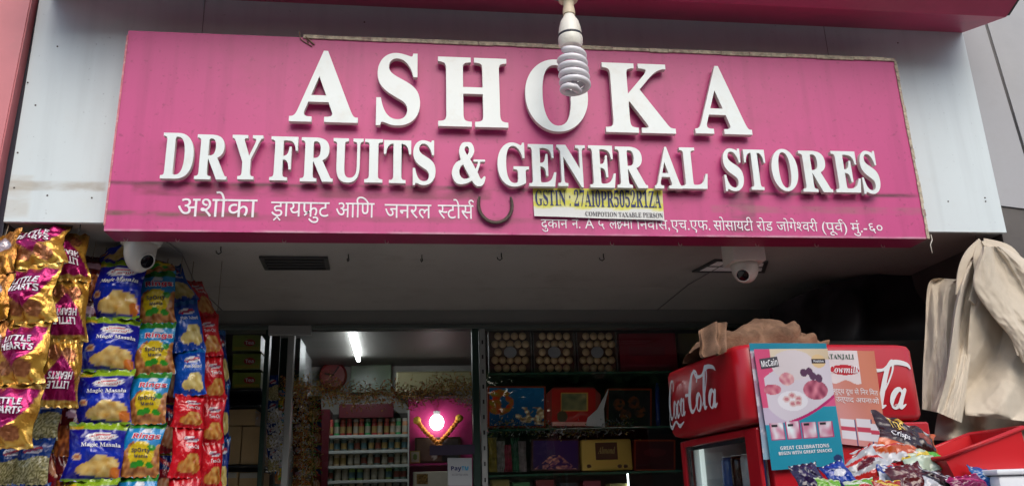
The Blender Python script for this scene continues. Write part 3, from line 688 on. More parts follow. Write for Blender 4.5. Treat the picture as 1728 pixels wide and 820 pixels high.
def packet(kind, seed, res=(30, 36)):
    k = (kind, seed)
    if k not in PK:
        f = packet_fn(seed + hash_kind(kind), 0.2, 1.7 if kind in ('gold', 'yellow') else 1.15); mb = MB()
        mb.grid(lambda u, v: f(u, v, 1), *res, col=COLF[kind])
        mb.grid(lambda u, v: f(1 - u, v, -1), 14, 18, col=lambda u, v: mixc(COLF[kind](0.03, 0.8), (200, 200, 205), 0.25))
        me = mb.mesh(kind + '_packet', foil_g if kind in ('gold', 'yellow') else film, True, True)
        tx = []
        for t, u0, u1, v0, v1, ink in TEXTS.get(kind, []):
            g = glyphs(t, 2, 0.012 if ink in 'wr' else 0.006)
            vs, fs = place(g, lambda a, b: f(u0 + (u1 - u0) * a, v0 + (v1 - v0) * b, 1) + Vector((0, -0.018, 0)))
            m2 = MB().add(vs, fs)
            if ink == 'r':
                vs, fs = place(glyphs(t, 2, 0.05), lambda a, b: f(u0 - 0.02 + (u1 - u0 + 0.04) * a, v0 - 0.012 + (v1 - v0 + 0.024) * b, 1) + Vector((0, -0.012, 0)))
                mm = MB().add(vs, fs); tx.append(mm.mesh('lettering', INK['w']))
            tx.append(m2.mesh('lettering', INK[ink]))
        PK[k] = (me, tx)
    return PK[k]
def hash_kind(k): return sum(ord(c) for c in k) * 7 % 97
def put_packet(root, kind, seed, a, b, w, yaw, flip=False, lean=0.0):
    a, b = Vector(a), Vector(b); b = b + Vector((random.uniform(-.006, .006), random.uniform(-.012, .012), 0))                     # a = top joint, b = bottom joint
    if flip: a, b = b, a
    up = a - b; L = up.length; up = up.normalized()
    x = Vector((math.cos(yaw), math.sin(yaw), 0)) * (-1 if flip else 1)
    x = (x - up * x.dot(up)).normalized(); y = up.cross(x)
    M = Matrix(((x.x * w, y.x * w, up.x * L * 1.04, b.x), (x.y * w, y.y * w, up.y * L * 1.04, b.y), (x.z * w, y.z * w, up.z * L * 1.04, b.z), (0, 0, 0, 1)))
    me, tx = packet(kind, seed)
    o = bpy.data.objects.new('packet', me); COL.objects.link(o)
    if root: o.parent = root; o.matrix_parent_inverse = wm(root).inverted()
    o.matrix_basis = M
    for t in tx:
        q = bpy.data.objects.new('lettering', t); COL.objects.link(q); q.parent = o
    return o
def mpp(Y, z): return (Y * 0.9454 + (z - EYE) * 0.2994) / FPX
twine = mat('twine', (0.25, 0.2, 0.14), 0.8)
def strip(label, kinds, joints, wpx, yaw=0, flip=False, seed=0):
    pts = [P(*j) for j in joints]
    t = thing('snack_strip', label, 'snack packets', tuple(pts[0]), 'strips of snack packets hanging at the left')
    for i in range(len(pts) - 1):
        w = wpx * mpp(joints[i][2], pts[i].z) / max(0.35, math.cos(math.radians(yaw)) ** 0.7)
        k = kinds[min(i, len(kinds) - 1)]
        put_packet(t, k, (seed * 2 + i) % 5, pts[i], pts[i + 1], w, math.radians(yaw + random.uniform(-13, 13)), flip)
    p = pts[0]
    MB().tube([p, p + Vector((0, 0.01, (SOF - p.z) * 0.5)), Vector((p.x, p.y + 0.015, SOF))], 0.0015, 6).obj('string', twine, t)
    return t
strip('strip of golden heart biscuit packets facing the street, the nearer one at the left edge', ['gold'], [(70, 389, 2.86), (60, 452, 2.77), (45, 548, 2.75), (28, 650, 2.74), (8, 757, 2.73)], 93, 0)
strip('strip of golden heart biscuit packets hanging upside down, turned sideways behind the first', ['gold'], [(112, 394, 2.9), (112, 472, 2.86), (104, 572, 2.85), (90, 682, 2.84)], 62, 28, True, 1)
strip('strip of dull yellow packets cut off by the left edge of the photo', ['yellow'], [(8, 400, 2.82), (-2, 470, 2.76), (-8, 545, 2.75), (-20, 640, 2.75)], 60, -15)
strip('strip of blue packets of pale namkeen below the upside down golden packets', ['namkeen'], [(78, 668, 2.95), (64, 742, 2.94), (53, 818, 2.93), (45, 890, 2.92)], 56, 5)
strip('strip of blue namkeen packets at the bottom left corner under the golden packets', ['namkeen'], [(25, 748, 2.97), (15, 818, 2.96), (8, 890, 2.96)], 46, 5, False, 1)
strip('strip of dark maroon snack packets turned edgewise between gold and blue strips', ['brown'], [(156, 436, 3.02), (150, 505, 3.0), (138, 590, 3.0), (128, 680, 3.0), (120, 770, 3.0), (114, 860, 3.0)], 44, 30)
strip('strip of red brown snack packets hanging behind the upside down golden packets', ['brown', 'redmix'], [(118, 470, 3.0), (112, 570, 3.0), (108, 670, 3.0), (102, 760, 3.0), (96, 850, 3.0)], 42, 35, True, 2)
strip('strip of orange packets peeping out left of the dark blue potato chip strip', ['orange'], [(160, 560, 3.1), (150, 650, 3.09), (140, 740, 3.08), (132, 830, 3.07)], 48, 10)
strip('strip of dark blue Magic Masala chip packets with lime green headers', ['magic'], [(212, 434, 3.1), (205, 444, 3.02), (191, 540, 3.0), (180, 628, 2.99), (168, 717, 2.98), (155, 812, 2.97), (142, 905, 2.96)], 88, 0)
strip('strip of red and navy snack packets showing between the Magic Masala and Rings strips', ['redmix'], [(246, 478, 3.16), (240, 566, 3.15), (231, 655, 3.14), (222, 745, 3.13), (212, 835, 3.12)], 52, 10)
strip('strip of light blue Rings packets with green headers and yellow discs', ['rings'], [(256, 450, 3.12), (262, 462, 3.06), (262, 548, 3.04), (255, 632, 3.03), (245, 716, 3.02), (235, 805, 3.01), (226, 895, 3.0)], 66, 0)
strip('strip of red and navy snack packets showing right of the Rings strip', ['redmix'], [(300, 500, 3.2), (296, 590, 3.19), (290, 680, 3.18), (283, 765, 3.17), (276, 850, 3.17)], 46, 8, False, 1)
strip('strip of royal blue salted chip packets turning into red ones lower down', ['salt', 'salt', 'salt', 'red'], [(280, 456, 3.24), (306, 512, 3.13), (321, 592, 3.11), (322, 668, 3.1), (319, 722, 3.1), (312, 806, 3.1), (308, 892, 3.1)], 50, 12)
strip('strip of plain red chip packets at the right of the hanging snacks', ['red'], [(322, 476, 3.28), (346, 535, 3.19), (356, 602, 3.18), (359, 674, 3.18), (356, 748, 3.18), (350, 824, 3.18)], 40, 22, False, 1)
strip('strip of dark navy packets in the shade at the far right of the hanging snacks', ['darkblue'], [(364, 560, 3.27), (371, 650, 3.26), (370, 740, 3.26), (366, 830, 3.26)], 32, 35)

# =============================================================== DRINKS COOLER
cooler_rz = math.radians(4.0)
A = Vector((0.4388 * 2.4, 2.4, 0))
cool = thing('drinks_cooler', 'red drinks cooler with white script lettering and taped posters on its side', 'cooler', tuple(A), None, cooler_rz)
CM = Matrix.Translation(A) @ Matrix.Rotation(cooler_rz, 4, 'Z')
cred = mat('cooler_red', (0.42, 0.006, 0.014), 0.28, spec=0.55, var=0.05, vscale=3, dirt=(0.3, 0.03, 0.03), dscale=4, damt=0.25)
cblk = mat('cooler_gasket', (0.02, 0.02, 0.022), 0.5)
cwht = mat('cooler_liner', (0.72, 0.74, 0.74), 0.4)
ZT, ZH = EYE + 0.445, EYE + 0.205
def rr_prism(x0, x1, y0, y1, z0, z1, r, bulge=0.0, tb=0.02):   # rounded-corner box with soft top edge
    pts = []; n = 8
    for cx, cy, a0 in ((x1 - r, y0 + r, -90), (x1 - r, y1 - r, 0), (x0 + r, y1 - r, 90), (x0 + r, y0 + r, 180)):
        for k in range(n + 1):
            a = math.radians(a0 + 90 * k / n); pts.append((cx + r * math.cos(a), cy + r * math.sin(a)))
    mb = MB(); N = len(pts); cx, cy = (x0 + x1) / 2, (y0 + y1) / 2; rings = []
    prof = [(0, tb), (tb * 0.3, tb * 0.3), (tb, 0)]
    lv = [(z0, tb), (z0 + tb * 0.3, tb * 0.3), (z0 + tb, 0), (z1 - tb, 0), (z1 - tb * 0.3, tb * 0.3), (z1, tb)]
    vs = []
    for z, ins in lv:
        for x, y in pts:
            bx = bulge * math.sin(math.pi * min(max((y - y0) / (y1 - y0), 0), 1)) if x < x0 + r * 0.99 else 0
            vs.append((cx + (x - cx) * (1 - ins / (x1 - x0) * 2) - bx, cy + (y - cy) * (1 - ins / (y1 - y0) * 2), z))
    fs = [(i * N + k, i * N + (k + 1) % N, (i + 1) * N + (k + 1) % N, (i + 1) * N + k) for i in range(len(lv) - 1) for k in range(N)]
    fs += [tuple(range(N - 1, -1, -1)), tuple((len(lv) - 1) * N + k for k in range(N))]
    return mb.add(vs, fs)
def T(mb): mb.v = [tuple(CM @ Vector(v)) for v in mb.v]; return mb
CW, CD = 0.62, 0.575
T(rr_prism(-0.035, CD, 0.0, CW, ZH, ZT, 0.05, 0.03, 0.02)).obj('header', cred, cool, smooth=True, auto=50)
# carcass as panels with a lit-through door opening on the -x side
m = MB()
m.bb(0.03, CD - 0.001, 0.0015, 0.04, 0.14, ZH - 0.004, bev=0.006); m.bb(0.03, CD, CW - 0.04, CW - 0.012, 0.14, ZH - 0.004, bev=0.006)
m.bb(CD - 0.03, CD - 0.001, 0.041, CW - 0.041, 0.14, ZH - 0.004); m.bb(0.03, CD - 0.031, 0.041, CW - 0.041, 0.14, 0.2); m.bb(0.031, CD - 0.031, 0.041, CW - 0.041, ZH - 0.022, ZH - 0.005)
T(m).obj('body', cred, cool)
m = MB(); m.bb(0.0305, CD - 0.032, 0.0415, 0.05, 0.21, ZH - 0.023); m.bb(0.0305, CD - 0.032, CW - 0.05, CW - 0.0415, 0.21, ZH - 0.023); m.bb(CD - 0.045, CD - 0.033, 0.051, CW - 0.051, 0.21, ZH - 0.023)
T(m).obj('liner', cwht, cool)
m = MB(); d0, d1 = -0.005, 0.008; fw = 0.065
FN, FF = 0.085, 0.032
m.bb(d0, d1, 0.012, 0.012 + FN, 0.22, ZH - 0.012, bev=0.006); m.bb(d0, d1, CW - 0.012 - FF, CW - 0.012, 0.22, ZH - 0.012, bev=0.006)
m.bb(d0, d1, 0.012 + FN, CW - 0.012 - FF, ZH - 0.033, ZH - 0.0125, bev=0.003); m.bb(d0, d1, 0.012 + FN, CW - 0.012 - FF, 0.22, 0.29, bev=0.003)
door = T(m).obj('door', cred, cool)
glass_m = bpy.data.materials.new('clear_glass'); glass_m.use_nodes = True
gn, gl = glass_m.node_tree.nodes, glass_m.node_tree.links; gn.clear()
go = gn.new('ShaderNodeOutputMaterial'); gx = gn.new('ShaderNodeMixShader'); gt = gn.new('ShaderNodeBsdfTransparent'); gg = gn.new('ShaderNodeBsdfGlossy'); gf = gn.new('ShaderNodeFresnel')
gt.inputs[0].default_value = (0.98, 0.99, 0.985, 1); gg.inputs['Roughness'].default_value = 0.015; gge = gn.new('ShaderNodeNewGeometry'); gmr = gn.new('ShaderNodeMapRange'); gmr.inputs[3].default_value = 1.5; gmr.inputs[4].default_value = 1 / 1.5
gl.new(gge.outputs['Backfacing'], gmr.inputs[0]); gl.new(gmr.outputs[0], gf.inputs[0])   # same reflection on both faces of a pane
gl.new(gf.outputs[0], gx.inputs[0]); gl.new(gt.outputs[0], gx.inputs[1]); gl.new(gg.outputs[0], gx.inputs[2]); gl.new(gx.outputs[0], go.inputs[0])
m = MB(); m.bb(0.001, 0.005, 0.012 + FN, CW - 0.012 - FF, 0.29, ZH - 0.033); T(m).obj('glass', glass_m, door)
m = MB()
for a, b in ((0.012 + FN, 0.012 + FN + 0.012), (CW - 0.012 - FF - 0.012, CW - 0.012 - FF)): m.bb(0.0085, 0.016, a, b, 0.29, ZH - 0.033 - 0.001)
m.bb(0.0085, 0.016, 0.012 + FN + 0.0125, CW - 0.012 - FF - 0.0125, ZH - 0.033 - 0.014, ZH - 0.033 - 0.0015); T(m).obj('gasket', cblk, door)
m = MB(); m.bb(-0.03, d0 - 0.0005, 0.03, 0.05, 0.9, 1.3, bev=0.008); T(m).obj('handle', cblk, door)
m = MB()
for z in (1.61, 1.3, 1.0, 0.7, 0.4): m.bb(0.06, CD - 0.05, 0.055, CW - 0.055, z, z + 0.01)
T(m).obj('shelf', mat('wire_shelf', (0.5, 0.5, 0.5), 0.4), cool)
m = MB(); m.bb(0.045, 0.06, CW - 0.075, CW - 0.06, 0.3, ZH - 0.03, bev=0.003); T(m).obj('light_strip', mat('cooler_lamp', (0.9, 0.9, 0.9), 0.4, emit=(0.85, 1.0, 0.95), estr=0.45), cool)
cap = mat('bottle_cap_red', (0.6, 0.02, 0.02), 0.4)
for i in range(6):                      # bottles in the cooler
    for j in range(2):
        yy = 0.1 + i * 0.075; xx = 0.12 + j * 0.13
        bc = [(0.05, 0.015, 0.01), (0.05, 0.1, 0.3), (0.05, 0.3, 0.1), (0.5, 0.5, 0.5)][(i + j) % 4]
        p = CM @ Vector((xx, yy, 1.6205))
        t = thing('drink_can', 'drink can standing on the top shelf inside the red cooler', 'drink can', tuple(p), 'cans inside the cooler')
        m = MB(); m.lathe([(0.024, 0), (0.03, 0.008), (0.03, 0.095), (0.025, 0.108)], 16, tuple(p)); m.obj('can_body', mat('can_%d' % ((i + j) % 4), bc, 0.2), t, smooth=True)
        m = MB(); m.lathe([(0.0255, 0.1085), (0.026, 0.111), (0.022, 0.111)], 14, tuple(p)); m.obj('lid', cwht, t)
white_p = mat('white_vinyl', (0.66, 0.66, 0.66), 0.4)
def logo_strokes():
    S = []
    def st(pts, ws): S.append((spline([(x + 0.22 * y, y) for x, y in pts], 8), ws))
    def bowl(cx): st([(cx + 0.13 * math.cos(a), 0.2 + 0.2 * math.sin(a)) for a in [math.radians(60 + k * 30) for k in range(13)]], [0.05, 0.1, 0.14, 0.15, 0.12, 0.05, 0.04, 0.07, 0.1, 0.09, 0.06, 0.05])
    for x in (0.0, 2.0):
        st([(x + 0.62, 0.72), (x + 0.66, 0.86), (x + 0.52, 0.98), (x + 0.3, 0.9), (x + 0.16, 0.6), (x + 0.12, 0.3), (x + 0.24, 0.05), (x + 0.45, 0.04), (x + 0.62, 0.22)], [0.07, 0.05, 0.06, 0.1, 0.18, 0.2, 0.13, 0.06, 0.03])
        bowl(x + 0.76)
        if x == 0: st([(x + 0.86, 0.3), (x + 0.98, 0.34), (x + 1.06, 0.3)], 0.035)
    st([(1.22, 0.3), (1.18, 0.39), (1.06, 0.36), (1.0, 0.2), (1.04, 0.03), (1.16, 0.02), (1.26, 0.1)], [0.06, 0.06, 0.08, 0.15, 0.13, 0.06, 0.03])
    for cx in (1.48, 3.52):
        bowl(cx); st([(cx + 0.15, 0.38), (cx + 0.13, 0.12), (cx + 0.18, 0.02), (cx + 0.28, 0.08)], [0.1, 0.13, 0.09, 0.03])
    st([(1.8, 0.46), (1.98, 0.46)], 0.08)
    st([(2.98, 0.1), (3.14, 0.4), (3.22, 0.8), (3.14, 1.02), (3.07, 0.8), (3.08, 0.3), (3.13, 0.04), (3.25, 0.06)], [0.03, 0.035, 0.05, 0.06, 0.12, 0.14, 0.1, 0.03])
    st([(0.02, 0.16), (0.1, -0.12), (0.36, -0.22), (0.8, -0.1), (1.2, -0.24), (1.62, -0.16)], [0.03, 0.07, 0.12, 0.06, 0.11, 0.02])
    st([(2.42, 1.02), (2.6, 0.84), (2.95, 0.82), (3.2, 0.98), (3.55, 0.94), (3.7, 0.84)], [0.04, 0.1, 0.06, 0.12, 0.09, 0.02])
    return S
LOGO = field_glyph(logo_strokes(), 0.02, -0.15, 4.25, -0.34, 1.15)
def script_logo(fn, name='lettering'):
    vs, fs = place(LOGO, fn); m = MB(); m.add(vs, fs); return m.obj(name, white_p, cool)
def bulge_x(y): return -0.035 - 0.03 * math.sin(math.pi * min(max(y / CW, 0), 1)) - 0.004
script_logo(lambda u, v: CM @ Vector((bulge_x(0.59 - 0.455 * u), 0.59 - 0.455 * u, ZH + 0.025 + 0.18 * v)))
SN = CM.to_3x3() @ Vector((0, 1, 0))
def side(px, py, d=0.0): return PP(px, py, A - SN * d, SN)
la = side(1300, 700, 0.004); lb = side(1532, 700, 0.004)
l0 = side(1290, 712, 0.004); l1 = side(1540, 712, 0.004); l3 = side(1285, 600, 0.004); l2 = side(1530, 602, 0.004)
script_logo(bil(side(1292, 712, 0.003), side(1532, 712, 0.003), side(1538, 606, 0.003), side(1287, 606, 0.003)))
m = MB()
for sgn in (1,):
    vs, fs = place(glyphs('®', 3), bil(side(1510, 690, 0.003), side(1518, 690, 0.003), side(1517, 681, 0.003), side(1509, 681, 0.003))); m.add(vs, fs)
m.obj('lettering', white_p, cool)

# posters taped on the side of the cooler
def poster(name, label, quad, col, d, res=(110, 140)):
    fn0 = bil(*[side(*p, d) for p in quad])
    fn = lambda u, v: fn0(u, v) - SN * (0.0015 * math.sin(u * 7 + v * 5) + 0.0015)
    t = thing(name, label, 'poster', tuple(fn(0.5, 0)))
    MB().grid(fn, *res, col=col).obj('sheet', glossp, t, smooth=True, attr=True)
    return t, (lambda u0, u1, v0, v1, k=0.0015: sub(fn, u0, u1, v0, v1, -SN * k))
glossp = mat('glossy_print', (1, 1, 1), 0.35, spec=0.4, attr=True)
def c_back(u, v):
    if v > 0.93: return (30, 140, 168)
    if u < 0.12: return mixc((150, 190, 210), (206, 120, 150), v) if nzf(u, v, 9) > -0.1 else (220, 214, 226)
    return (206, 70, 116)
poster('poster', 'older teal and pink poster mostly hidden behind the other two posters', ((1288, 775), (1420, 770), (1394, 579), (1264, 579)), c_back, 0.0045, (40, 50))
def c_pata(u, v):
    c = mixc((222, 166, 182), (218, 132, 104), max(0, min(1, 0.2 + 0.5 * u + 0.55 * v)))
    if 0.66 < v + 0.02 * math.sin(u * 14) and 0.0 < u < 0.64: c = (240, 226, 228)
    if ell(u, v, 0.33, 0.79, 0.3, 0.055): c = (206, 40, 58)
    if v < 0.32:
        for a, b, h in ((0.12, 0.42, 0.27), (0.45, 0.74, 0.28), (0.72, 0.98, 0.24)):
            if a < u < b and 0.06 < v < h: c = (236, 232, 240) if not (0.4 < (v - 0.06) / (h - 0.06) < 0.62) else (206, 70, 96)
            if abs(u - b) < 0.012 and v < h: c = (60, 60, 120)
    return c
t, S = poster('poster', 'orange and pink milk poster with Devanagari slogan on the right of the cooler side', ((1412, 748), (1497, 757), (1475, 592), (1393, 591)), c_pata, 0.0095, (90, 140))
dg = mat('dark_green_ink', (0.03, 0.08, 0.05), 0.5)
m = MB(); letters(m, SERIF('PATANJALI'), S(-0.08, 0.55, 0.9, 0.96)); m.obj('lettering', dg, t)
m = MB(); letters(m, BOLDIT('Cowmilk'), S(0.02, 0.62, 0.755, 0.835, 0.002)); m.obj('lettering', INK['w'], t)
m = MB()
for ws_, u0, u1, v0 in (([['शुद्ध'], ['दूध'], ['से'], ['ि', 'नर'], ['ि', 'मत']], 0.05, 0.95, 0.535), ([['उत्पाद'], ['अपनाओ']], 0.08, 0.95, 0.45)):
    n = len(ws_); x = u0
    tot = sum(bbox(word(i)[0])[1] for i in ws_) + 0.25 * (n - 1); k = (u1 - u0) / tot
    for it in ws_:
        g = word(it); f = S(0, 1, 0, 1)
        m.add([f(x + a * k, v0 + b * 0.075) for a, b in g[0]], g[1]); x += (bbox(g[0])[1] + 0.25) * k
m.obj('lettering', INK['w'], t)
def c_mcc(u, v):
    c = (30, 150, 178) if v < 0.5 else (224, 90, 140)
    wv = 0.36 + 0.2 * u * u * 1.2
    if v > wv: c = (222, 214, 226) if ell(u, v, 0.52, 0.66, 0.52, 0.3) or u > 0.6 else (206, 190, 214)
    if 0 < wv - v < 0.025 and u > 0.3: c = (190, 30, 110)
    if v > 0.86 - 0.3 * (u - 0.5) ** 2 * 2 and u < 0.5: c = (222, 84, 130)
    if u < 0.08 and v > 0.5: c = (222, 84, 130)
    if u > 0.2 and v > 0.9: c = mixc((236, 222, 200), (220, 200, 170), u)
    if ell(u, v, 0.5, 0.86, 0.3, 0.13): c = (226, 216, 220)
    # food on plates
    if ell(u, v, 0.42, 0.555, 0.2, 0.085): c = (240, 238, 246)
    for cx, cy in ((0.34, 0.57), (0.42, 0.6), (0.5, 0.57), (0.42, 0.53), (0.49, 0.535)):
        if ell(u, v, cx, cy, 0.05, 0.027): c = (230, 200, 200) if not ell(u, v, cx, cy, 0.03, 0.014) else (206, 130, 140)
    if ell(u, v, 0.17, 0.655, 0.12, 0.045): c = mixc((190, 80, 110), (226, 150, 160), 0.5 + nzf(u, v, 18))
    if ell(u, v, 0.38, 0.74, 0.1, 0.055): c = mixc((206, 120, 140), (240, 200, 196), 0.5 + nzf(u, v, 20))
    if ell(u, v, 0.75, 0.64, 0.17, 0.085): c = mixc((150, 60, 90), (220, 130, 150), 0.5 + nzf(u, v, 14))
    for cx, cy in ((0.62, 0.79), (0.74, 0.76), (0.7, 0.8), (0.82, 0.74)):
        if ell(u, v, cx, cy, 0.05, 0.035): c = (90, 50, 84)
    if ell(u, v, 0.85, 0.89, 0.1, 0.06): c = (40, 26, 40) if abs(v - 0.89) < 0.022 else (232, 200, 150)
    for k in range(4):
        a = 0.05 + k * 0.22
        if a < u < a + 0.2 and 0.235 < v < 0.375 + 0.01 * math.sin(k * 2): c = (182, 40, 110) if (u - a < 0.014 or u > a + 0.186 or v < 0.245) else mixc((232, 222, 232), (206, 120, 150), 0.5 + 1.2 * nzf(u, v, 13, k)); c = (30, 26, 36) if (0.345 < v < 0.362 and a + 0.03 < u < a + 0.11) else c
    if ell(u, v, 0.92, 0.06, 0.06, 0.03): c = (40, 60, 110)
    return c
t, S = poster('poster', 'teal and pink frozen snacks poster saying GREAT CELEBRATIONS on the left of the cooler side', ((1302, 793), (1425, 784), (1396, 588), (1272, 589)), c_mcc, 0.0145, (120, 150))
m = MB(); q = S(0, 1, 0, 1, 0.001); m.add([q(0.06, 0.83), q(0.3, 0.85), q(0.29, 0.935), q(0.05, 0.915)], [(0, 1, 2, 3)]); m.obj('logo_plate', mat('black_ink', (0.04, 0.035, 0.05), 0.6), t)
qq = bil(q(0.07, 0.845), q(0.285, 0.86), q(0.28, 0.92), q(0.065, 0.9))
m = MB(); letters(m, SANSB('McCain'), lambda u, v: qq(u, v) - SN * 0.001); m.obj('lettering', INK['w'], t)
m = MB(); letters(m, SANSB('GREAT CELEBRATIONS'), S(0.15, 0.82, 0.155, 0.185)); letters(m, SANSB('BEGIN WITH GREAT SNACKS'), S(0.12, 0.85, 0.115, 0.142)); m.obj('lettering', INK['w'], t)
m = MB(); letters(m, SANSB('Positive'), S(0.78, 0.92, 0.88, 0.9)); m.obj('lettering', INK['w'], t)
m = MB()
t2 = mat('clear_tape', (0.75, 0.7, 0.62), 0.3)
for px, py in ((1270, 590), (1275, 600)): pass

# bundle of buns lying on the cooler
def lump(mb, c, r, n=14, seed=0, col=None):
    def f(u, v):
        a = u * 2 * math.pi; b = (v - 0.5) * math.pi
        d = Vector((math.cos(a) * math.cos(b), math.sin(a) * math.cos(b), math.sin(b)))
        k = 1 + 0.2 * noise.noise(d * 1.8 + Vector((seed, 0, 0))) + 0.12 * abs(noise.noise(d * 3.5 + Vector((seed, 9, 0)))) + 0.05 * noise.noise(d * 5 + Vector((seed, 3, 0)))
        return Vector(c) + Vector((d.x * r[0], d.y * r[1], d.z * r[2])) * k
    mb.grid(f, n * 2, n, col=col)
sackc = mat('tan_cloth', (0.20, 0.115, 0.07), 0.85, spec=0.2, var=0.5, vscale=9, bump=0.35, bscale=160, dirt=(0.1, 0.06, 0.045), dscale=7, damt=0.7)
c0 = P(1280, 570, 2.72)
bt_ = thing('cloth_bundle', 'slumped bundle of rumpled tan brown cloth on top of the red cooler', 'cloth bundle', (c0.x, 2.7, ZT))
outl = [(1178, 588), (1190, 571), (1210, 557), (1240, 553), (1262, 541), (1280, 527), (1300, 533), (1330, 549), (1355, 561), (1372, 580)]
xa_, xb_ = P(1176, 590, 2.64).x, P(1376, 580, 2.64).x
hgts = [(P(px, py, 2.64).x, P(px, py, 2.64).z - ZT) for px, py in outl]
def hz(x): return float(np.interp(x, [h[0] for h in hgts], [max(h[1] * 0.84, 0.004) for h in hgts]))
def bundle(u, v):
    a = u * math.pi; x = xa_ + (xb_ - xa_) * v; h = hz(x)
    y = 2.68 - 0.15 * math.cos(a) * (0.75 + 0.25 * math.sin(math.pi * v)); z = ZT + 0.002 + h * math.sin(a) ** 0.8
    q = Vector((x, y, z)); f = 0.05 * (abs(noise.noise(Vector((x * 11 + 3, y * 8, z * 16)))) - 0.2) + 0.02 * abs(noise.noise(Vector((x * 26, y * 20, z * 30)))) + 0.018 * abs(math.sin(x * 19 + 4 * math.sin(y * 9))) + 0.012 * noise.noise(q * 26)
    k = math.sin(a)
    return q + Vector((0.3 * f, -0.7 * f * abs(math.cos(a)), f * 0.8)) * min(1, k * 3) * min(1, h / 0.03) * (0.45 if z > ZT + h * 0.8 else 0.9)
m = MB(); m.grid(bundle, 56, 110); m.obj('cloth', sackc, bt_, smooth=True)
def droop(u, v):                                   # corner of the bundle hanging over the header
    p0 = P(1182 + 46 * u, 556 - 8 * math.sin(math.pi * u), 2.55); p1 = P(1186 + 40 * u, 601 - 10 * u + 6 * math.sin(math.pi * u), 2.47)
    q = p0.lerp(p1, v); return q + Vector((0, -0.05 * math.sin(math.pi * u) + 0.02 * noise.noise(Vector((u * 5, v * 3, 1))) + 0.02 * math.sin(u * 15), 0))
m = MB(); m.grid(droop, 30, 20); m.grid(lambda u, v: droop(1 - u, v) + Vector((0, 0.02, 0)), 30, 20); m.obj('hanging_corner', sackc, bt_, smooth=True)

# =============================================================== COTTON BAGS
cloth = mat('unbleached_cotton', (0.58, 0.505, 0.40), 0.9, spec=0.15, var=0.1, vscale=6, dirt=(0.36, 0.29, 0.21), dscale=5, damt=0.4, bump=0.12, bscale=220, sheen=0.2)
hookp = P(1655, 402, 2.86)
def pl(pts, t):
    t = min(max(t, 0), 1) * (len(pts) - 1); i = min(int(t), len(pts) - 2); f = t - i
    p0, p1, p2, p3 = pts[max(i - 1, 0)], pts[i], pts[i + 1], pts[min(i + 2, len(pts) - 1)]
    h = lambda k: 0.5 * (2 * p1[k] + (p2[k] - p0[k]) * f + (2 * p0[k] - 5 * p1[k] + 4 * p2[k] - p3[k]) * f * f + (3 * p1[k] - p0[k] - 3 * p2[k] + p3[k]) * f ** 3)
    return h(0), h(1)
def bag(label, left, right, Y, folds, amp, seed, tilt=0.0, belly=0.05):
    rc = random.Random(int(seed * 10)); cre = [(rc.random(), rc.random(), rc.gauss(0, 0.55), rc.uniform(0.12, 0.32), rc.choice((-1, 1)) * rc.uniform(0.08, 0.26)) for _ in range(8)]
    def f(u, v, th=0):
        a = pl(left, 1 - v); b = pl(right, 1 - v)
        px = a[0] + (b[0] - a[0]) * u; py = a[1] + (b[1] - a[1]) * u
        d = 1 - v
        fold = amp * 0.35 * math.sin(u * folds * 2 * math.pi + seed + 1.2 * math.sin(d * 3 + seed)) + amp * 0.5 * noise.noise(Vector((u * 3.5 + seed, d * 2.2, seed)))
        for cu, cd_, an, r_, am in cre:
            q = (u - cu) * math.cos(an) + (d - cd_) * math.sin(an); s_ = abs((d - cd_) * math.cos(an) - (u - cu) * math.sin(an))
            fold += am * max(0.0, r_ - abs(q + 0.05 * math.sin(s_ * 6 + seed))) * max(0.0, 1 - s_ / 0.75)
        fold += 0.004 * noise.noise(Vector((u * 16 + seed, d * 16, seed)))
        rnd = belly * (1 - (2 * u - 1) ** 2) ** 0.5
        return P(px, py, Y + tilt * d - rnd * (0.3 + 0.7 * d) + fold + th)
    t = thing('cotton_bag', label, 'cloth bag', tuple(f(0.5, 0)), 'cotton bags hanging from one hook')
    m = MB(); m.grid(lambda u, v: f(u, v), 90, 90); m.grid(lambda u, v: f(1 - u, v, 0.012 + 0.02 * math.sin(math.pi * u)), 60, 60)
    m.obj('cloth', cloth, t, smooth=True)
    return t, f
bags = []
bags.append(bag('shaded lower cotton bag bunched underneath the other cotton bags', [(1612, 600), (1600, 650), (1582, 700), (1576, 742)], [(1770, 600), (1790, 650), (1800, 700), (1800, 748)], 2.93, 4, 0.05, 2.2))
bags.append(bag('cotton bag at the back left of the bundle with a square folded shoulder', [(1584, 469), (1566, 482), (1561, 560), (1557, 630), (1556, 690)], [(1656, 474), (1646, 500), (1636, 560), (1622, 630), (1612, 702)], 2.89, 1.4, 0.03, 0.4, belly=0.015))
bags.append(bag('large pale cotton bag filling the front right of the hanging bundle', [(1642, 470), (1637, 530), (1632, 600), (1626, 660), (1629, 700)], [(1800, 462), (1806, 520), (1806, 600), (1806, 660), (1806, 718)], 2.82, 1.6, 0.03, 5.1, belly=0.03))
bags.append(bag('narrow cotton bag with a pointed lower corner in the middle of the bundle', [(1650, 416), (1627, 460), (1610, 520), (1602, 580), (1592, 640), (1570, 690)], [(1666, 414), (1664, 460), (1652, 520), (1641, 580), (1632, 650), (1623, 713)], 2.81, 0.8, 0.025, 8.3, belly=0.02))
bags.append(bag('cotton bag folded diagonally across the upper right of the bundle', [(1658, 416), (1642, 478), (1672, 530), (1704, 568), (1726, 612)], [(1692, 416), (1748, 452), (1776, 510), (1796, 560), (1806, 606)], 2.77, 1.2, 0.02, 3.3, belly=0.03))
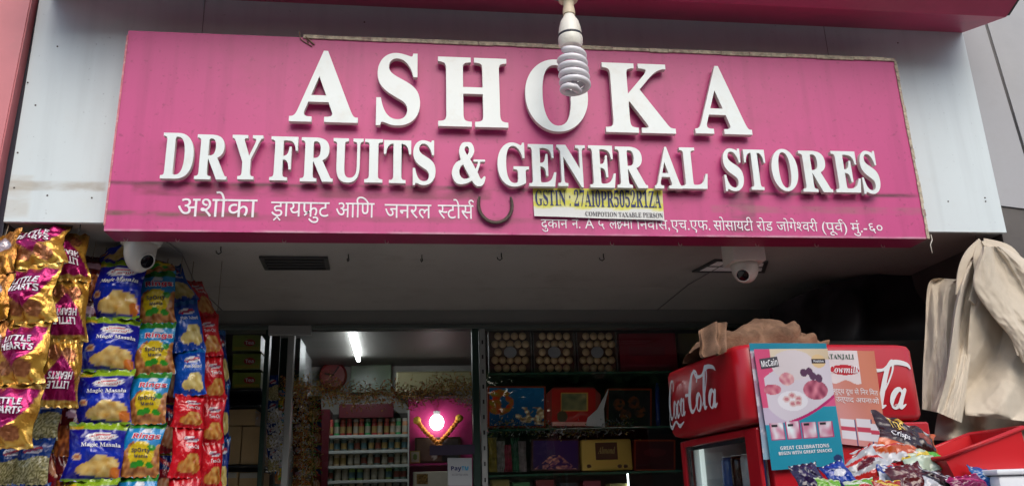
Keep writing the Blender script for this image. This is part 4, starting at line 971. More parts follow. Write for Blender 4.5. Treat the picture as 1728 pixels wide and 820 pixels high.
straps = ([(1660, 408), (1704, 420), (1728, 452), (1732, 480)], [(1656, 408), (1634, 430), (1622, 460), (1618, 500)], [(1660, 409), (1680, 424), (1692, 460), (1700, 490)], [(1656, 408), (1648, 436), (1650, 470), (1640, 510)], [(1660, 407), (1672, 430), (1676, 470), (1688, 520), (1706, 555), (1722, 600)])
for (t, f), pts in zip(bags, straps):
    pp = spline([tuple(P(px, py, 2.83 - 0.012 * i)) for i, (px, py) in enumerate(pts)], 6)
    vs = []; fs = []; wdt = 0.032
    for i, p in enumerate(pp):
        d = (pp[min(i + 1, len(pp) - 1)] - pp[max(i - 1, 0)]).normalized(); n = d.cross(Vector((0.3, -1, 0.1))).normalized(); k = d.cross(n) * 0.002
        for a, b in ((1, 1), (-1, 1), (-1, -1), (1, -1)): vs.append(p + n * wdt / 2 * a + k * b)
    for i in range(len(pp) - 1):
        for k in range(4): fs.append((4 * i + k, 4 * i + (k + 1) % 4, 4 * i + 4 + (k + 1) % 4, 4 * i + 4 + k))
    fs += [(3, 2, 1, 0), tuple(4 * (len(pp) - 1) + k for k in range(4))]
    MB().add(vs, fs).obj('handle', cloth, t, smooth=False)
m = MB(); hk = PZ(1650, 396, SOF); hk.y = 2.87
m.tube([hk + Vector((0, 0, 0.0)), hk + Vector((0, 0, -0.02)), hk + Vector((0.012, -0.01, -0.035)), hk + Vector((0.01, -0.02, -0.05)), hk + Vector((-0.012, -0.025, -0.045)), hk + Vector((-0.016, -0.02, -0.03))], 0.003, 8)
tag(m.obj('bag_hook', mat('rusty_hook', (0.3, 0.24, 0.2), 0.6), smooth=True), 'rusty wire hook holding the bundle of cotton bags under the fascia', 'hook')

# =============================================================== CRISP PACKETS, TRAY, TUB
def crisp(label, px, py, Y, wpx, lpx, ang, tilt, colf, seed, texts=(), matl=None):
    c = P(px, py, Y); s = mpp(Y, c.z); a = math.radians(ang)
    rgt = Vector((math.cos(a), 0, math.sin(a))); upi = Vector((-math.sin(a), 0, math.cos(a)))
    tl = math.radians(tilt); up = upi * math.cos(tl) + Vector((0, 1, 0)) * math.sin(tl); nrm = up.cross(rgt)
    w = wpx * s; L = lpx * s / max(0.4, math.cos(tl)); f = packet_fn(seed, 0.13, 1.2)
    def g(u, v, sd=1, e=0.0):
        q = f(u, v, sd); q.y -= e; q.y += 0.06 * noise.noise(Vector((u * 2 + seed, v * 2, 9.1))); return c + rgt * (q.x * w) + up * ((q.z - 0.5) * L) + nrm * (q.y * w) * 1.0
    t = thing('crisp_packet', label, 'crisp packet', tuple(c - Vector((0, 0, 0.5 * L * math.cos(tl)))), 'crisp packets piled in front of the cooler')
    m = MB(); m.grid(g, 36, 36, col=colf); m.grid(lambda u, v: g(1 - u, v, -1), 20, 20, col=lambda u, v: (190, 192, 198))
    m.obj('wrapper', matl or film, t, smooth=True, attr=True)
    for tx, u0, u1, v0, v1, ink in texts:
        m = MB(); letters(m, tx, lambda p, q: g(u0 + (u1 - u0) * p, v0 + (v1 - v0) * q, 1, 0.02), off=0.01); m.obj('lettering', ink, t)
yel = mat('yellow_ink', (0.75, 0.5, 0.08), 0.5)
def c_blk(u, v):
    if u > 0.92: return (206, 96, 40)
    if v < 0.24: return (224, 100, 36)
    if ell(u, v, 0.76, 0.62, 0.12, 0.16): return (150, 66, 40)
    if abs(u - 0.42) + abs(v - 0.93) < 0.1: return (224, 180, 60)
    return mixc((44, 26, 28), (66, 36, 36), 0.5 + nzf(u, v, 4))
crisp('dark brown and orange crisp packet with yellow lettering, topmost of the pile', 1530, 744, 2.12, 128, 78, -24, 35, c_blk, 11, (('TOS', 0.16, 0.42, 0.56, 0.82, yel), ('Crisps', 0.14, 0.44, 0.3, 0.48, INK['w'])))
def two(a, b, c=None, k=3):
    def f(u, v):
        if v > 0.93 or v < 0.07: return b
        if c and ell(u, v, 0.55, 0.5, 0.26, 0.15): return c
        s_ = v + 0.55 * (u - 0.5) + 0.05 * math.sin(u * 7 + a[0])
        return b if (0.62 < s_ < 0.76 or s_ < 0.22) else mixc(a, (0, 0, 0), 0.12 + 0.12 * nzf(u, v, 5))
    return f
crisp('orange and white crisp packet lying under the dark brown one', 1492, 764, 2.08, 105, 34, 14, 55, two((232, 100, 40), (226, 226, 230), (206, 40, 36)), 21)
crisp('silver and maroon crumpled crisp packet at the left of the pile', 1458, 788, 2.03, 88, 46, 30, 35, two((226, 228, 232), (206, 44, 40), (96, 20, 36)), 5)
crisp('green and yellow crisp packet lying flat beside the red tray', 1560, 778, 2.05, 98, 34, -5, 55, lambda u, v: (90, 190, 50) if u > 0.62 else ((228, 196, 50) if v > 0.4 and nzf(u, v, 7) > -0.15 else (196, 214, 190)), 13)
crisp('dark purple crisp packet at the lower left of the pile', 1364, 806, 2.0, 56, 50, 8, 25, two((52, 28, 84), (34, 22, 60)), 6)
crisp('bright blue crisp packet beside the teal poster', 1415, 800, 2.02, 50, 42, 18, 30, two((24, 70, 190), (20, 46, 130), (220, 220, 230)), 9)
crisp('lime green crisp packet at the bottom edge left of the silver one', 1400, 824, 1.94, 52, 34, -8, 30, two((130, 206, 40), (196, 220, 160)), 14)
crisp('lime green and white crisp packet in the front of the pile', 1455, 824, 1.93, 58, 32, 6, 30, two((126, 200, 44), (220, 230, 210), (206, 40, 40)), 16)
crisp('small blue and white crisp packet in the middle of the pile', 1502, 800, 2.0, 50, 34, -12, 30, two((30, 70, 170), (214, 216, 226), (190, 40, 50)), 17)
crisp('maroon brown crisp packet at the bottom middle of the pile', 1535, 808, 1.96, 74, 52, 10, 30, two((110, 36, 40), (92, 30, 36)), 18)
crisp('black and silver crisp packet in front of the red tray', 1584, 812, 1.95, 70, 36, -18, 40, two((50, 36, 42), (206, 206, 212), (70, 40, 52)), 19)
crisp('magenta crisp packet at the bottom edge under the red tray', 1632, 818, 1.92, 74, 34, 8, 35, two((150, 22, 92), (190, 40, 110)), 20)
crisp('blue and silver crisp packet between the red tray and the white tub', 1662, 806, 1.95, 60, 36, -14, 35, two((30, 110, 190), (20, 70, 150), (190, 200, 210)), 24)
crisp('yellow and red crisp packet low in the middle of the pile', 1500, 824, 1.9, 60, 30, 0, 30, two((200, 60, 40), (226, 190, 60)), 27)
trm = mat('red_plastic', (0.55, 0.015, 0.02), 0.3, spec=0.5, var=0.04)
a0 = P(1594, 772, 1.98); a1 = P(1722, 722, 1.98)
ax = (a1 - a0); Lx = ax.length; ax.normalize(); az = Vector((-ax.z, 0, ax.x)); ay = Vector((0, 1, 0))
TMt = Matrix(((ax.x, ay.x, az.x, a0.x), (ax.y, ay.y, az.y, a0.y), (ax.z, ay.z, az.z, a0.z), (0, 0, 0, 1)))
tray = thing('plastic_tray', 'glossy red plastic tray tipped up beside the crisp packets', 'tray', tuple(a0))
m = MB(); H = 0.105; D = 0.2; th = 0.004
def tp(x, y, z): k = 1 + z / H * 0.12; return (Lx / 2 + (x - Lx / 2) * k, D / 2 + (y - D / 2) * k, z)
for x0, x1, y0, y1 in ((0, Lx, 0, th), (0, Lx, D - th, D), (0, th, th, D - th), (Lx - th, Lx, th, D - th)):
    b = bmesh.new(); bmesh.ops.create_cube(b, size=1)
    for v in b.verts: v.co = Vector(tp(x0 if v.co.x < 0 else x1, y0 if v.co.y < 0 else y1, -H if v.co.z < 0 else 0))
    m.bm(b, 0, TMt)
m.bb(*[0.006, Lx - 0.006, 0.006, D - 0.006, -H, -H + th], M=TMt); m.obj('tray_body', trm, tray)
m = MB(); m.tube([TMt @ Vector(p) for p in ((-0.003, -0.003, 0), (Lx + 0.003, -0.003, 0), (Lx + 0.003, D + 0.003, 0), (-0.003, D + 0.003, 0))], 0.006, 10, closed=True); m.obj('rim', trm, tray, smooth=True)
wp = mat('white_plastic', (0.72, 0.74, 0.78), 0.35)
b0 = P(1684, 800, 1.9); tub = thing('plastic_tub', 'white plastic tub at the bottom right corner in front of the red tray', 'tub', (b0.x, 1.9, b0.z - 0.1))
m = MB(); m.bb(b0.x, b0.x + 0.2, 1.9, 2.08, b0.z - 0.12, b0.z - 0.002, bev=0.012); m.obj('tub_body', wp, tub, smooth=True, auto=40)
m = MB(); m.bb(b0.x - 0.006, b0.x + 0.206, 1.893, 2.087, b0.z - 0.0015, b0.z + 0.012, bev=0.005); m.obj('lid', wp, tub, smooth=True, auto=40)
ct = thing('display_counter', 'low display counter in front of the cooler carrying crisp packets, mostly below the frame', 'counter', (1.25, 2.0, 0))
MB().bb(0.72, 1.95, 1.72, 2.28, 0.05, 1.545, bev=0.006).obj('counter_body', mat('counter_laminate', (0.2, 0.1, 0.06), 0.5), ct)
MB().bb(0.70, 1.97, 1.70, 2.30, 1.5455, 1.565, bev=0.004).obj('counter_top', mat('counter_top', (0.3, 0.28, 0.26), 0.4), ct)
# =============================================================== SHOPFRONT
alu_g = mat('dark_green_frame', (0.02, 0.045, 0.035), 0.35, metal=0.3)
alu = mat('aluminium_frame', (0.36, 0.37, 0.36), 0.45, metal=0.6, var=0.1, vscale=10)
trans_m = mat('grey_transom', (0.22, 0.22, 0.205), 0.3, spec=0.5, var=0.1, vscale=2)
sf = thing('shopfront', 'glazed shop front with dark green and aluminium frames at the back of the recess', 'shop front', (0.3, GLY, INTF))
ztr = P(600, 549, GLY).z
gx = lambda px, py=700: P(px, py, GLY).x
MB().bb(XL + 0.003, XR - 0.003, GLY + 0.002, GLY + 0.03, ztr + 0.0005, SOF + 0.6, bev=0.002).obj('transom', trans_m, sf)
m = MB(); m.bb(XL + 0.003, XR - 0.003, GLY - 0.02, GLY + 0.05, ztr - 0.022, ztr - 0.0005, bev=0.003); m.obj('head_rail', mat('green_grey_rail', (0.1, 0.12, 0.11), 0.4, metal=0.3), sf)
zt = ztr - 0.0225
for x0, x1, mm in ((441, 449, alu_g), (480, 491, alu), (798, 809, alu_g), (811, 821, alu), (1290, 1300, alu_g)):
    MB().bb(gx(x0), gx(x1), GLY - 0.02 + (0.006 if mm is alu else 0), GLY + 0.045, INTF, zt, bev=0.003).obj('post', mm, sf)
for x0, x1, nm in ((342, 440.5, 'side_pane'), (491.5, 797.5, 'door_pane'), (821.5, 1289, 'display_pane')):
    MB().bb(gx(x0), gx(x1), GLY + 0.01, GLY + 0.016, INTF, zt).obj(nm, glass_m, sf)
for k in range(14):
    pass
m = MB()
for k in range(22):
    z = INTF + 0.9 + k * 0.075
    if z < zt - 0.02: x = gx(816, 700); m.bb(x - 0.004, x + 0.004, GLY - 0.0165, GLY - 0.0142, z, z + 0.02)
m.obj('shelf_slot', blackm, sf)
pl_ = P(491, 559, GLY - 0.03)
tag(MB().bb(P(455, 559, GLY).x, P(527, 559, GLY).x, GLY - 0.05, GLY - 0.021, P(490, 568, GLY).z, P(490, 552, GLY).z, bev=0.004).obj('door_closer', mat('grey_closer', (0.26, 0.26, 0.25), 0.4)), 'flat grey door closer plate at the top left of the shop door', 'door closer')

# payment stickers on the door glass
pay = thing('payment_notice', 'white payment card with blue lettering hung on the door glass', 'notice', tuple(P(776, 817, GLY - 0.03)))
q = [P(*p, GLY - 0.025) for p in ((756, 819), (797, 819), (796, 772), (755, 772))]
MB().prism(q, (0, 0.004, 0), bev=0.001).obj('card', mat('dull_white_card', (0.42, 0.44, 0.46), 0.4), pay)
f = bil(*[v + Vector((0, -0.002, 0)) for v in q])
m = MB(); letters(m, SANSB('Pay').upper() if False else SANSB('Pay'), sub(f, 0.14, 0.56, 0.5, 0.7), off=0.01); m.obj('lettering', navy, pay)
m = MB(); letters(m, SANSB('TM'), sub(f, 0.57, 0.86, 0.55, 0.7), off=0.01); m.obj('lettering', mat('cyan_ink', (0.0, 0.3, 0.55), 0.4), pay)
m = MB(); letters(m, 'ACCEPTED HERE', sub(f, 0.16, 0.84, 0.36, 0.43)); m.obj('lettering', mat('grey_ink', (0.15, 0.16, 0.18), 0.5), pay)
q = [P(*p, GLY - 0.025) for p in ((725, 768), (801, 766), (801, 749), (725, 751))]
tag(MB().prism(q, (0, 0.006, 0), bev=0.002).obj('dark_strip', mat('dark_violet_plate', (0.03, 0.015, 0.05), 0.4)), 'dark violet plate fixed to the door glass above the payment card', 'plate')

# =============================================================== INSIDE THE SHOP
def at(px, py, Y): return P(px, py, Y)
def slab(px0, px1, py0, py1, Y, depth, mb=None, mi=0, bev=0.003):
    a = P((px0 + px1) / 2, py1, Y); b = P((px0 + px1) / 2, py0, Y); x0 = P(px0, (py0 + py1) / 2, Y).x; x1 = P(px1, (py0 + py1) / 2, Y).x
    mb = mb or MB(); mb.bb(x0, x1, Y, Y + depth, a.z, b.z, mi, bev); return mb
# tube lamp
ta = PZ(593, 565, CEIL - 0.03); tb = PZ(605, 607, CEIL - 0.03)
tl = thing('tube_light', 'lit white fluorescent tube on the dark shop ceiling', 'tube light', tuple((ta + tb) / 2))
m = MB(); m.tube([ta, tb], 0.016, 12); m.obj('tube', mat('lit_tube', (0.9, 0.9, 0.9), 0.4, emit=(0.92, 0.97, 1.0), estr=20), tl, smooth=True)
m = MB(); d = (tb - ta).normalized(); m.tube([ta - d * 0.03 + Vector((0, 0, 0.0245)), tb + d * 0.03 + Vector((0, 0, 0.0245))], 0.008, 8); m.obj('batten', mat('batten_white', (0.6, 0.6, 0.6), 0.5), tl)
# pink shrine panel with globe lamp
PY = BACK - 0.1
pinkw = mat('pink_laminate', (0.45, 0.035, 0.17), 0.35, var=0.05)
slabm = slab(688, 798, 672, 900, PY, 0.09)
tag(slabm.obj('laminate_sheet', pinkw), 'bright pink laminate panel on the back wall behind the globe lamp', 'wall panel')
gp = P(737, 712, PY - 0.1)
gl_ = thing('globe_lamp', 'lit white globe lamp glowing on the pink panel', 'lamp', tuple(gp))
m = MB(); r_ = 12 * mpp(PY, gp.z); m.lathe([(r_ * max(0.02, math.sin(k * math.pi / 12)), -1.1 * r_ * math.cos(k * math.pi / 12)) for k in range(13)], 20, tuple(gp)); m.obj('globe', mat('lit_globe', (0.9, 0.9, 0.9), 0.4, emit=(1.0, 0.97, 0.94), estr=7), gl_, smooth=True)
m = MB(); m.lathe([(r_ * 0.4, r_ * 1.0), (r_ * 0.5, r_ * 1.5)], 14, tuple(gp)); m.tube([gp + Vector((0, 0, r_ * 1.4)), gp + Vector((0, 0.1, r_ * 1.5))], 0.012, 8); m.obj('lamp_bracket', mat('batten_white', (0.6, 0.6, 0.6), 0.5), gl_)
mar = mat('marigold', (0.6, 0.2, 0.015), 0.7, var=0.4, vscale=60, bump=0.5, bscale=80)
ga = thing('flower_garland', 'orange marigold garland draped in a V over the picture on the pink panel', 'garland', tuple(P(740, 748, PY - 0.06)))
for pts in ([(703, 708), (718, 728), (740, 748)], [(776, 704), (760, 726), (740, 748)]):
    m = MB(); sp = spline([tuple(P(a, b, PY - 0.07)) for a, b in pts], 5)
    for i, p in enumerate(sp): lump(m, p, (0.022, 0.022, 0.02), 5, i)
    m.obj('flower_string', mar, ga, smooth=True)
for px, py in ((704, 709), (775, 705)):
    m = MB(); lump(m, P(px, py, PY - 0.07), (0.032, 0.03, 0.032), 7, px); m.obj('rosette', mat('yellow_marigold', (0.6, 0.36, 0.03), 0.7, var=0.4, vscale=60), ga, smooth=True)
m = MB(); lump(m, P(741, 756, PY - 0.07), (0.035, 0.03, 0.045), 7, 4); m.obj('tassel', mar, ga, smooth=True)
fr = thing('picture_frame', 'framed devotional picture on the pink panel under the garland', 'picture', tuple(P(738, 780, PY - 0.03)))
slab(700, 777, 737, 780, PY - 0.03, 0.03).obj('frame', mat('dark_wood_frame', (0.06, 0.03, 0.02), 0.4), fr)
def c_pic(u, v):
    c = (120, 96, 84)
    if ell(u, v, 0.45, 0.5, 0.16, 0.42): c = mixc((170, 120, 90), (90, 50, 40), 0.5 + nzf(u, v, 8))
    if u > 0.62: c = mixc((60, 60, 66), (110, 100, 96), v)
    if ell(u, v, 0.42, 0.35, 0.06, 0.3): c = (206, 200, 190)
    return c
q = [P(*p, PY - 0.034) for p in ((704, 777), (773, 777), (773, 740), (704, 740))]
m = MB(); m.grid(bil(*q), 24, 16, col=c_pic); m.obj('picture_sheet', glossp, fr, attr=True)
fr2 = thing('picture_frame', 'small upright framed picture standing left of the larger picture on the pink panel', 'picture', tuple(P(700, 780, PY - 0.06)))
slab(692, 709, 760, 781, PY - 0.08, 0.012).obj('frame', mat('gilt_frame', (0.4, 0.28, 0.1), 0.35, metal=0.6), fr2)
q = [P(*p, PY - 0.083) for p in ((694, 779), (707, 779), (707, 762), (694, 762))]
m = MB(); m.grid(bil(*q), 10, 12, col=lambda u, v: mixc((200, 190, 170), (110, 140, 70), 1 if ell(u, v, 0.5, 0.5, 0.3, 0.3) else 0)); m.obj('picture_sheet', glossp, fr2, attr=True)
wb = thing('wall_box', 'white box with a picture of food under the shrine shelf', 'box', tuple(P(728, 825, PY - 0.1)))
slab(697, 757, 795, 830, PY - 0.14, 0.13).obj('box_body', mat('cream_card', (0.62, 0.56, 0.46), 0.5), wb)
q = [P(*p, PY - 0.143) for p in ((703, 816), (722, 816), (722, 799), (703, 799))]
m = MB(); m.grid(bil(*q), 10, 10, col=lambda u, v: mixc((90, 60, 30), (200, 160, 90), 0.5 + nzf(u, v, 6))); m.obj('label', glossp, wb, attr=True)
tag(slab(688, 790, 781, 784, PY - 0.12, 0.115, bev=0.001).obj('shrine_shelf', pinkw), 'thin pink ledge below the pictures on the pink panel', 'shelf')

# shelves of jars
SY = BACK - 0.32
rack = thing('jar_shelving', 'white shelving full of spice jars on the back wall', 'shelving', tuple(P(618, 850, SY)))
shw = mat('shelf_white', (0.55, 0.58, 0.55), 0.4)
RX0, RX1 = P(550, 760, SY).x, P(688, 760, SY).x
tops = [P(618, py, SY).z for py in (733, 759, 784, 809, 834)]
for z in tops: MB().bb(RX0, RX1, SY, BACK - 0.005, z - 0.022, z, bev=0.002).obj('shelf_board', shw, rack)
MB().bb(RX0, RX1, BACK - 0.03, BACK - 0.005, tops[-1] - 0.1, tops[0] + 0.2).obj('back_board', mat('dark_back', (0.06, 0.05, 0.045), 0.7), rack)
for x in (RX0 - 0.012, RX1): MB().bb(x, x + 0.012, SY, BACK - 0.005, tops[-1] - 0.1, tops[0] + 0.2).obj('side_board', shw, rack)
JM = {}
def jar_mesh(k, body, lidc, r, h):
    if k not in JM:
        m = MB(); m.lathe([(r * 0.9, 0), (r, 0.01), (r, h * 0.74), (r * 0.82, h * 0.82)], 14); m.lathe([(r * 0.86, h * 0.82), (r * 0.9, h * 0.83), (r * 0.9, h * 0.99), (r * 0.8, h)], 14, mi=1)
        m.lathe([(r * 1.012, h * 0.16), (r * 1.012, h * 0.56)], 14, mi=2)
        JM[k] = m.mesh('jar', [mat('jar_body_' + k, tuple(min(0.8, c * 1.6 + 0.03) for c in body), 0.2), mat('jar_lid_' + k, tuple(min(0.85, c * 1.4) for c in lidc), 0.35), mat('jar_label_' + k, [(0.5, 0.46, 0.36), (0.25, 0.06, 0.04), (0.1, 0.2, 0.22), (0.45, 0.3, 0.1)][sum(map(ord, k)) % 4], 0.4)], True)
        JM[k].set_sharp_from_angle(angle=math.radians(40))
    return JM[k]
rowspec = [('on the top shelf under the dark red band', [('r1', (0.35, 0.03, 0.03), (0.5, 0.1, 0.08)), ('r2', (0.45, 0.2, 0.1), (0.5, 0.45, 0.4)), ('g1', (0.03, 0.28, 0.08), (0.3, 0.4, 0.3))], 0.135, 13),
           ('on the second shelf of the white shelving', [('d1', (0.1, 0.08, 0.06), (0.5, 0.45, 0.35)), ('d2', (0.2, 0.16, 0.12), (0.6, 0.58, 0.5)), ('d3', (0.08, 0.12, 0.12), (0.45, 0.5, 0.5))], 0.115, 12),
           ('on the third shelf of the white shelving', [('b1', (0.4, 0.3, 0.18), (0.6, 0.56, 0.45)), ('b2', (0.24, 0.2, 0.14), (0.55, 0.5, 0.4)), ('b3', (0.12, 0.15, 0.14), (0.5, 0.5, 0.46))], 0.115, 12),
           ('on the fourth shelf of the white shelving', [('c1', (0.3, 0.26, 0.18), (0.55, 0.52, 0.46)), ('c2', (0.12, 0.2, 0.16), (0.4, 0.5, 0.45)), ('c3', (0.2, 0.28, 0.08), (0.5, 0.5, 0.35))], 0.115, 11),
           ('on the lowest visible shelf', [('e1', (0.35, 0.28, 0.2), (0.6, 0.55, 0.45)), ('e2', (0.2, 0.2, 0.18), (0.5, 0.5, 0.46))], 0.11, 11)]
rj = random.Random(4)
for (rl, kinds, h, n), z in zip(rowspec, tops):
    for i in range(n):
        x = RX0 + (i + 0.5) * (RX1 - RX0) / n; k, b_, l_ = kinds[rj.randrange(len(kinds))]
        if k == 'r1' and i > n - 4: k, b_, l_ = kinds[2]
        o = bpy.data.objects.new('spice_jar', jar_mesh(k, b_, l_, (RX1 - RX0) / n * 0.43, h * 1.0)); COL.objects.link(o)
        o.location = (x + rj.uniform(-0.004, 0.004), SY + 0.09, z + 0.0005)
        tag(o, 'small lidded spice jar ' + rl, 'jar', 'spice jars ' + rl)
tag(slab(572, 664, 681, 704, SY - 0.02, 0.3).obj('header_board', mat('dark_red_board', (0.10, 0.004, 0.014), 0.35)), 'dark red header board above the jar shelving', 'board')
tag(slab(538, 553, 690, 900, SY - 0.05, 0.3).obj('red_pillar', mat('dark_red_board', (0.10, 0.004, 0.014), 0.35)), 'dark red upright panel at the left end of the jar shelving', 'panel')
ck = P(562, 634, BACK - 0.08); rk = 23 * mpp(BACK, ck.z)
clk = thing('wall_clock', 'round red rimmed wall clock high on the back wall', 'clock', tuple(ck))
q = Matrix.Translation(ck) @ Matrix.Rotation(math.pi / 2, 4, 'X')
m = MB(); m.lathe([(rk * 0.82, -0.02), (rk, -0.02), (rk, 0.02), (rk * 0.92, 0.035), (rk * 0.84, 0.02)], 32, M=q); m.obj('rim', mat('clock_red', (0.16, 0.012, 0.01), 0.35), clk, smooth=True, auto=40)
m = MB(); m.lathe([(rk * 0.8, 0.0), (rk * 0.81, 0.012)], 32, M=q); m.obj('dial', mat('clock_dial', (0.14, 0.07, 0.05), 0.5), clk)
m = MB(); m.tube([ck + Vector((0, -0.03, 0)), ck + Vector((0.05, -0.03, 0.08))], 0.006, 6); m.tube([ck + Vector((0, -0.03, 0)), ck + Vector((-0.07, -0.03, 0.02))], 0.006, 6); m.obj('hand', blackm, clk)
tag(slab(592, 660, 612, 662, BACK - 0.06, 0.05).obj('wall_board', mat('dull_green_board', (0.16, 0.22, 0.13), 0.3)), 'pale green framed board on the back wall right of the clock', 'board')
acm = thing('air_conditioner', 'yellowed air conditioner with dark louvres above the pink panel', 'air conditioner', tuple(P(733, 660, BACK - 0.3)))
slab(668, 797, 626, 662, BACK - 0.3, 0.28, bev=0.015).obj('housing', mat('yellowed_plastic', (0.34, 0.3, 0.16), 0.4), acm)
m = MB()
for k in range(4): slab(676, 794, 660 + k * 2.4, 661.4 + k * 2.4, BACK - 0.302 + 0.01 * k, 0.2, m, bev=0.0)
m.obj('louvre', blackm, acm)
# tinsel garland behind the glass
tin = mat('gold_tinsel', (0.8, 0.56, 0.2), 0.25, metal=0.25, var=0.5, vscale=30)
tin2 = mat('orange_tinsel', (0.65, 0.2, 0.06), 0.3, metal=0.2)
def tinsel(label, pts, Y, n, spread, seed, mats):
    r = random.Random(seed); sp = spline([tuple(P(a, b, Y)) for a, b in pts], 14); m = MB()
    for i in range(n):
        p = sp[r.randrange(len(sp))] + Vector((r.gauss(0, spread), r.gauss(0, spread), r.gauss(0, spread)))
        d = Vector((r.gauss(0, 1), r.gauss(0, 1), r.gauss(0, 1))).normalized(); e = d.orthogonal().normalized(); L = r.uniform(0.008, 0.024); ww = r.uniform(0.002, 0.006)
        m.add([p, p + d * L + e * ww, p + d * L * 1.2, p + d * L - e * ww], [(0, 1, 2, 3)], r.randrange(len(mats)))
    m.tube(sp, 0.003, 5)
    return tag(m.obj('tinsel_garland', mats), label, 'garland', 'tinsel garlands behind the door glass')
silv = mat('silver_tinsel', (0.85, 0.85, 0.88), 0.2, metal=0.3)
tinsel('gold and orange tinsel garland swagged across the upper door glass', [(484, 648), (540, 655), (590, 668), (650, 662), (700, 668), (750, 652), (797, 655)], 4.45, 2600, 0.03, 1, [tin, tin2, tin])
tinsel('gold tinsel bunch hanging down at the left of the door glass', [(505, 655), (510, 700), (512, 760), (508, 830)], 4.6, 1100, 0.026, 2, [tin, silv, tin2])
tinsel('thin greenish tinsel strand beside the red panel', [(532, 670), (528, 720), (526, 800)], 4.7, 500, 0.018, 3, [tin, mat('green_tinsel', (0.15, 0.3, 0.08), 0.3, metal=0.7)])
tinsel('crumpled silver film bunch hanging left of the door stile', [(462, 690), (470, 735), (474, 775)], 4.32, 700, 0.03, 5, [silv])
tinsel('silver and gold tinsel tuft at the top right corner of the door glass', [(775, 660), (785, 668), (793, 672)], 4.4, 400, 0.025, 8, [silv, tin])
# hanging packs inside the door, left side
def wall_pack(px, py, w, h, Y, kind, seed, root):
    a = P(px, py - h / 2, Y); b = P(px, py + h / 2, Y); put_packet(root, kind, seed, a, b, w * mpp(Y, a.z), 0.1)
for i, (px, kind, lab) in enumerate(((503, 'brown', 'strip of brown packets hanging inside the door beside the stile'), (519, 'yellow', 'strip of dull gold packets hanging inside the door'), (533, 'redmix', 'strip of red and navy packets hanging inside the door beside the red panel'), (460, 'namkeen', 'strip of blue topped packets hanging behind the pane left of the door stile'), (472, 'rings', 'strip of light blue ring packets hanging behind the pane left of the door stile'))):
    t = thing('snack_strip', lab, 'snack packets', tuple(P(px, 700, 5.0)), 'packet strips inside the door')
    for k in range(4): wall_pack(px, (690 if i < 3 else 655 + 20 * (i - 3)) + k * 40, 19, 41, 5.0 + 0.12 * i if i < 3 else 4.4 + 0.1 * (i - 3), kind, (k + i) % 3, t)
bb_ = thing('blue_pack', 'blue shiny bag hanging at the top of the packets inside the door', 'bag', tuple(P(508, 680, 4.9)))
put_packet(bb_, 'darkblue', 1, P(508, 662, 4.9), P(511, 700, 4.9), 20 * mpp(4.9, 2.2), 0.2)
tag(slab(470, 505, 570, 680, 5.4, 0.3).obj('side_cabinet', mat('dark_green_cabinet', (0.03, 0.07, 0.05), 0.4)), 'dark green cabinet side just inside the door', 'cabinet')
tag(slab(497, 502, 560, 830, 6.2, 0.8).obj('partition', mat('grey_partition', (0.14, 0.14, 0.14), 0.6)), 'grey partition inside the shop left of the jars', 'partition')

# ---------------------------------------------------------------- left side case
CY_ = 4.36
lc = thing('side_case', 'dark shelving behind the left pane with tea boxes and cartons', 'shelving', tuple(P(410, 830, CY_)))
for py in (655, 683, 784): 
    a = P(412, py, CY_); MB().bb(XL + 0.004, P(441, py, CY_).x, CY_ - 0.01, CY_ + 0.4, a.z - 0.012, a.z, bev=0.002).obj('shelf_board', mat('dark_shelf', (0.03, 0.03, 0.028), 0.5), lc)
MB().bb(XL + 0.004, P(446, 700, CY_).x, CY_ + 0.4, CY_ + 0.42, INTF, SOF).obj('back_board', mat('dark_back', (0.06, 0.05, 0.045), 0.7), lc)
tea_m = mat('tea_green_box', (0.2, 0.25, 0.04), 0.35, var=0.25, vscale=8); redlab = mat('red_oval_label', (0.4, 0.02, 0.02), 0.4)
def box_thing(name, label, cat, rect, Y, depth, mm, group=None, bev=0.003):
    t = thing(name, label, cat, tuple(P((rect[0] + rect[1]) / 2, rect[3], Y)), group)
    slab(*rect, Y, depth, bev=bev).obj('box_body', mm, t); return t
def oval(px, py, rx, ry, Y, mm, parent, name='label'):
    c = P(px, py, Y); s = mpp(Y, c.z); m = MB(); vs = [(c.x + rx * s * math.cos(a), Y, c.z + ry * s * math.sin(a)) for a in [2 * math.pi * k / 28 for k in range(28)]]
    m.prism(vs, (0, 0.003, 0)); return m.obj(name, mm, parent)
for i, (py, lab) in enumerate(((578, 'topmost of the stack'), (609, 'in the middle of the stack'), (641, 'at the bottom of the stack'))):
    t = box_thing('tea_box', 'yellow green tea carton with red oval label, ' + lab, 'carton', (392, 440, py - 13, py + 13.5), CY_, 0.22, tea_m, 'green tea cartons in the left case')
    oval(421, py, 9, 5.5, CY_ - 0.0035, redlab, t)
    m = MB(); f = bil(*[P(*p, CY_ - 0.006) for p in ((414, py + 3), (428, py + 3), (428, py - 3), (414, py - 3))]); letters(m, SANSB('Tea'), f); m.obj('lettering', INK['w'], t)
    slab(395, 437, py + 7, py + 12, CY_ - 0.002, 0.0015, bev=0).obj('band', mat('tea_yellow', (0.35, 0.28, 0.03), 0.4), t)
kraft = mat('kraft_carton', (0.5, 0.34, 0.17), 0.7, var=0.15, vscale=5)
box_thing('carton', 'flat brown cardboard carton lying on top of the two upright cartons', 'carton', (381, 431, 690, 717), CY_, 0.26, kraft)
box_thing('carton', 'left of the two upright brown cartons side by side in the left case', 'carton', (378, 406, 719, 783), CY_, 0.26, kraft)
box_thing('carton', 'right of the two upright brown cartons, beside the dark green post', 'carton', (407.5, 440, 719, 783), CY_, 0.26, kraft)
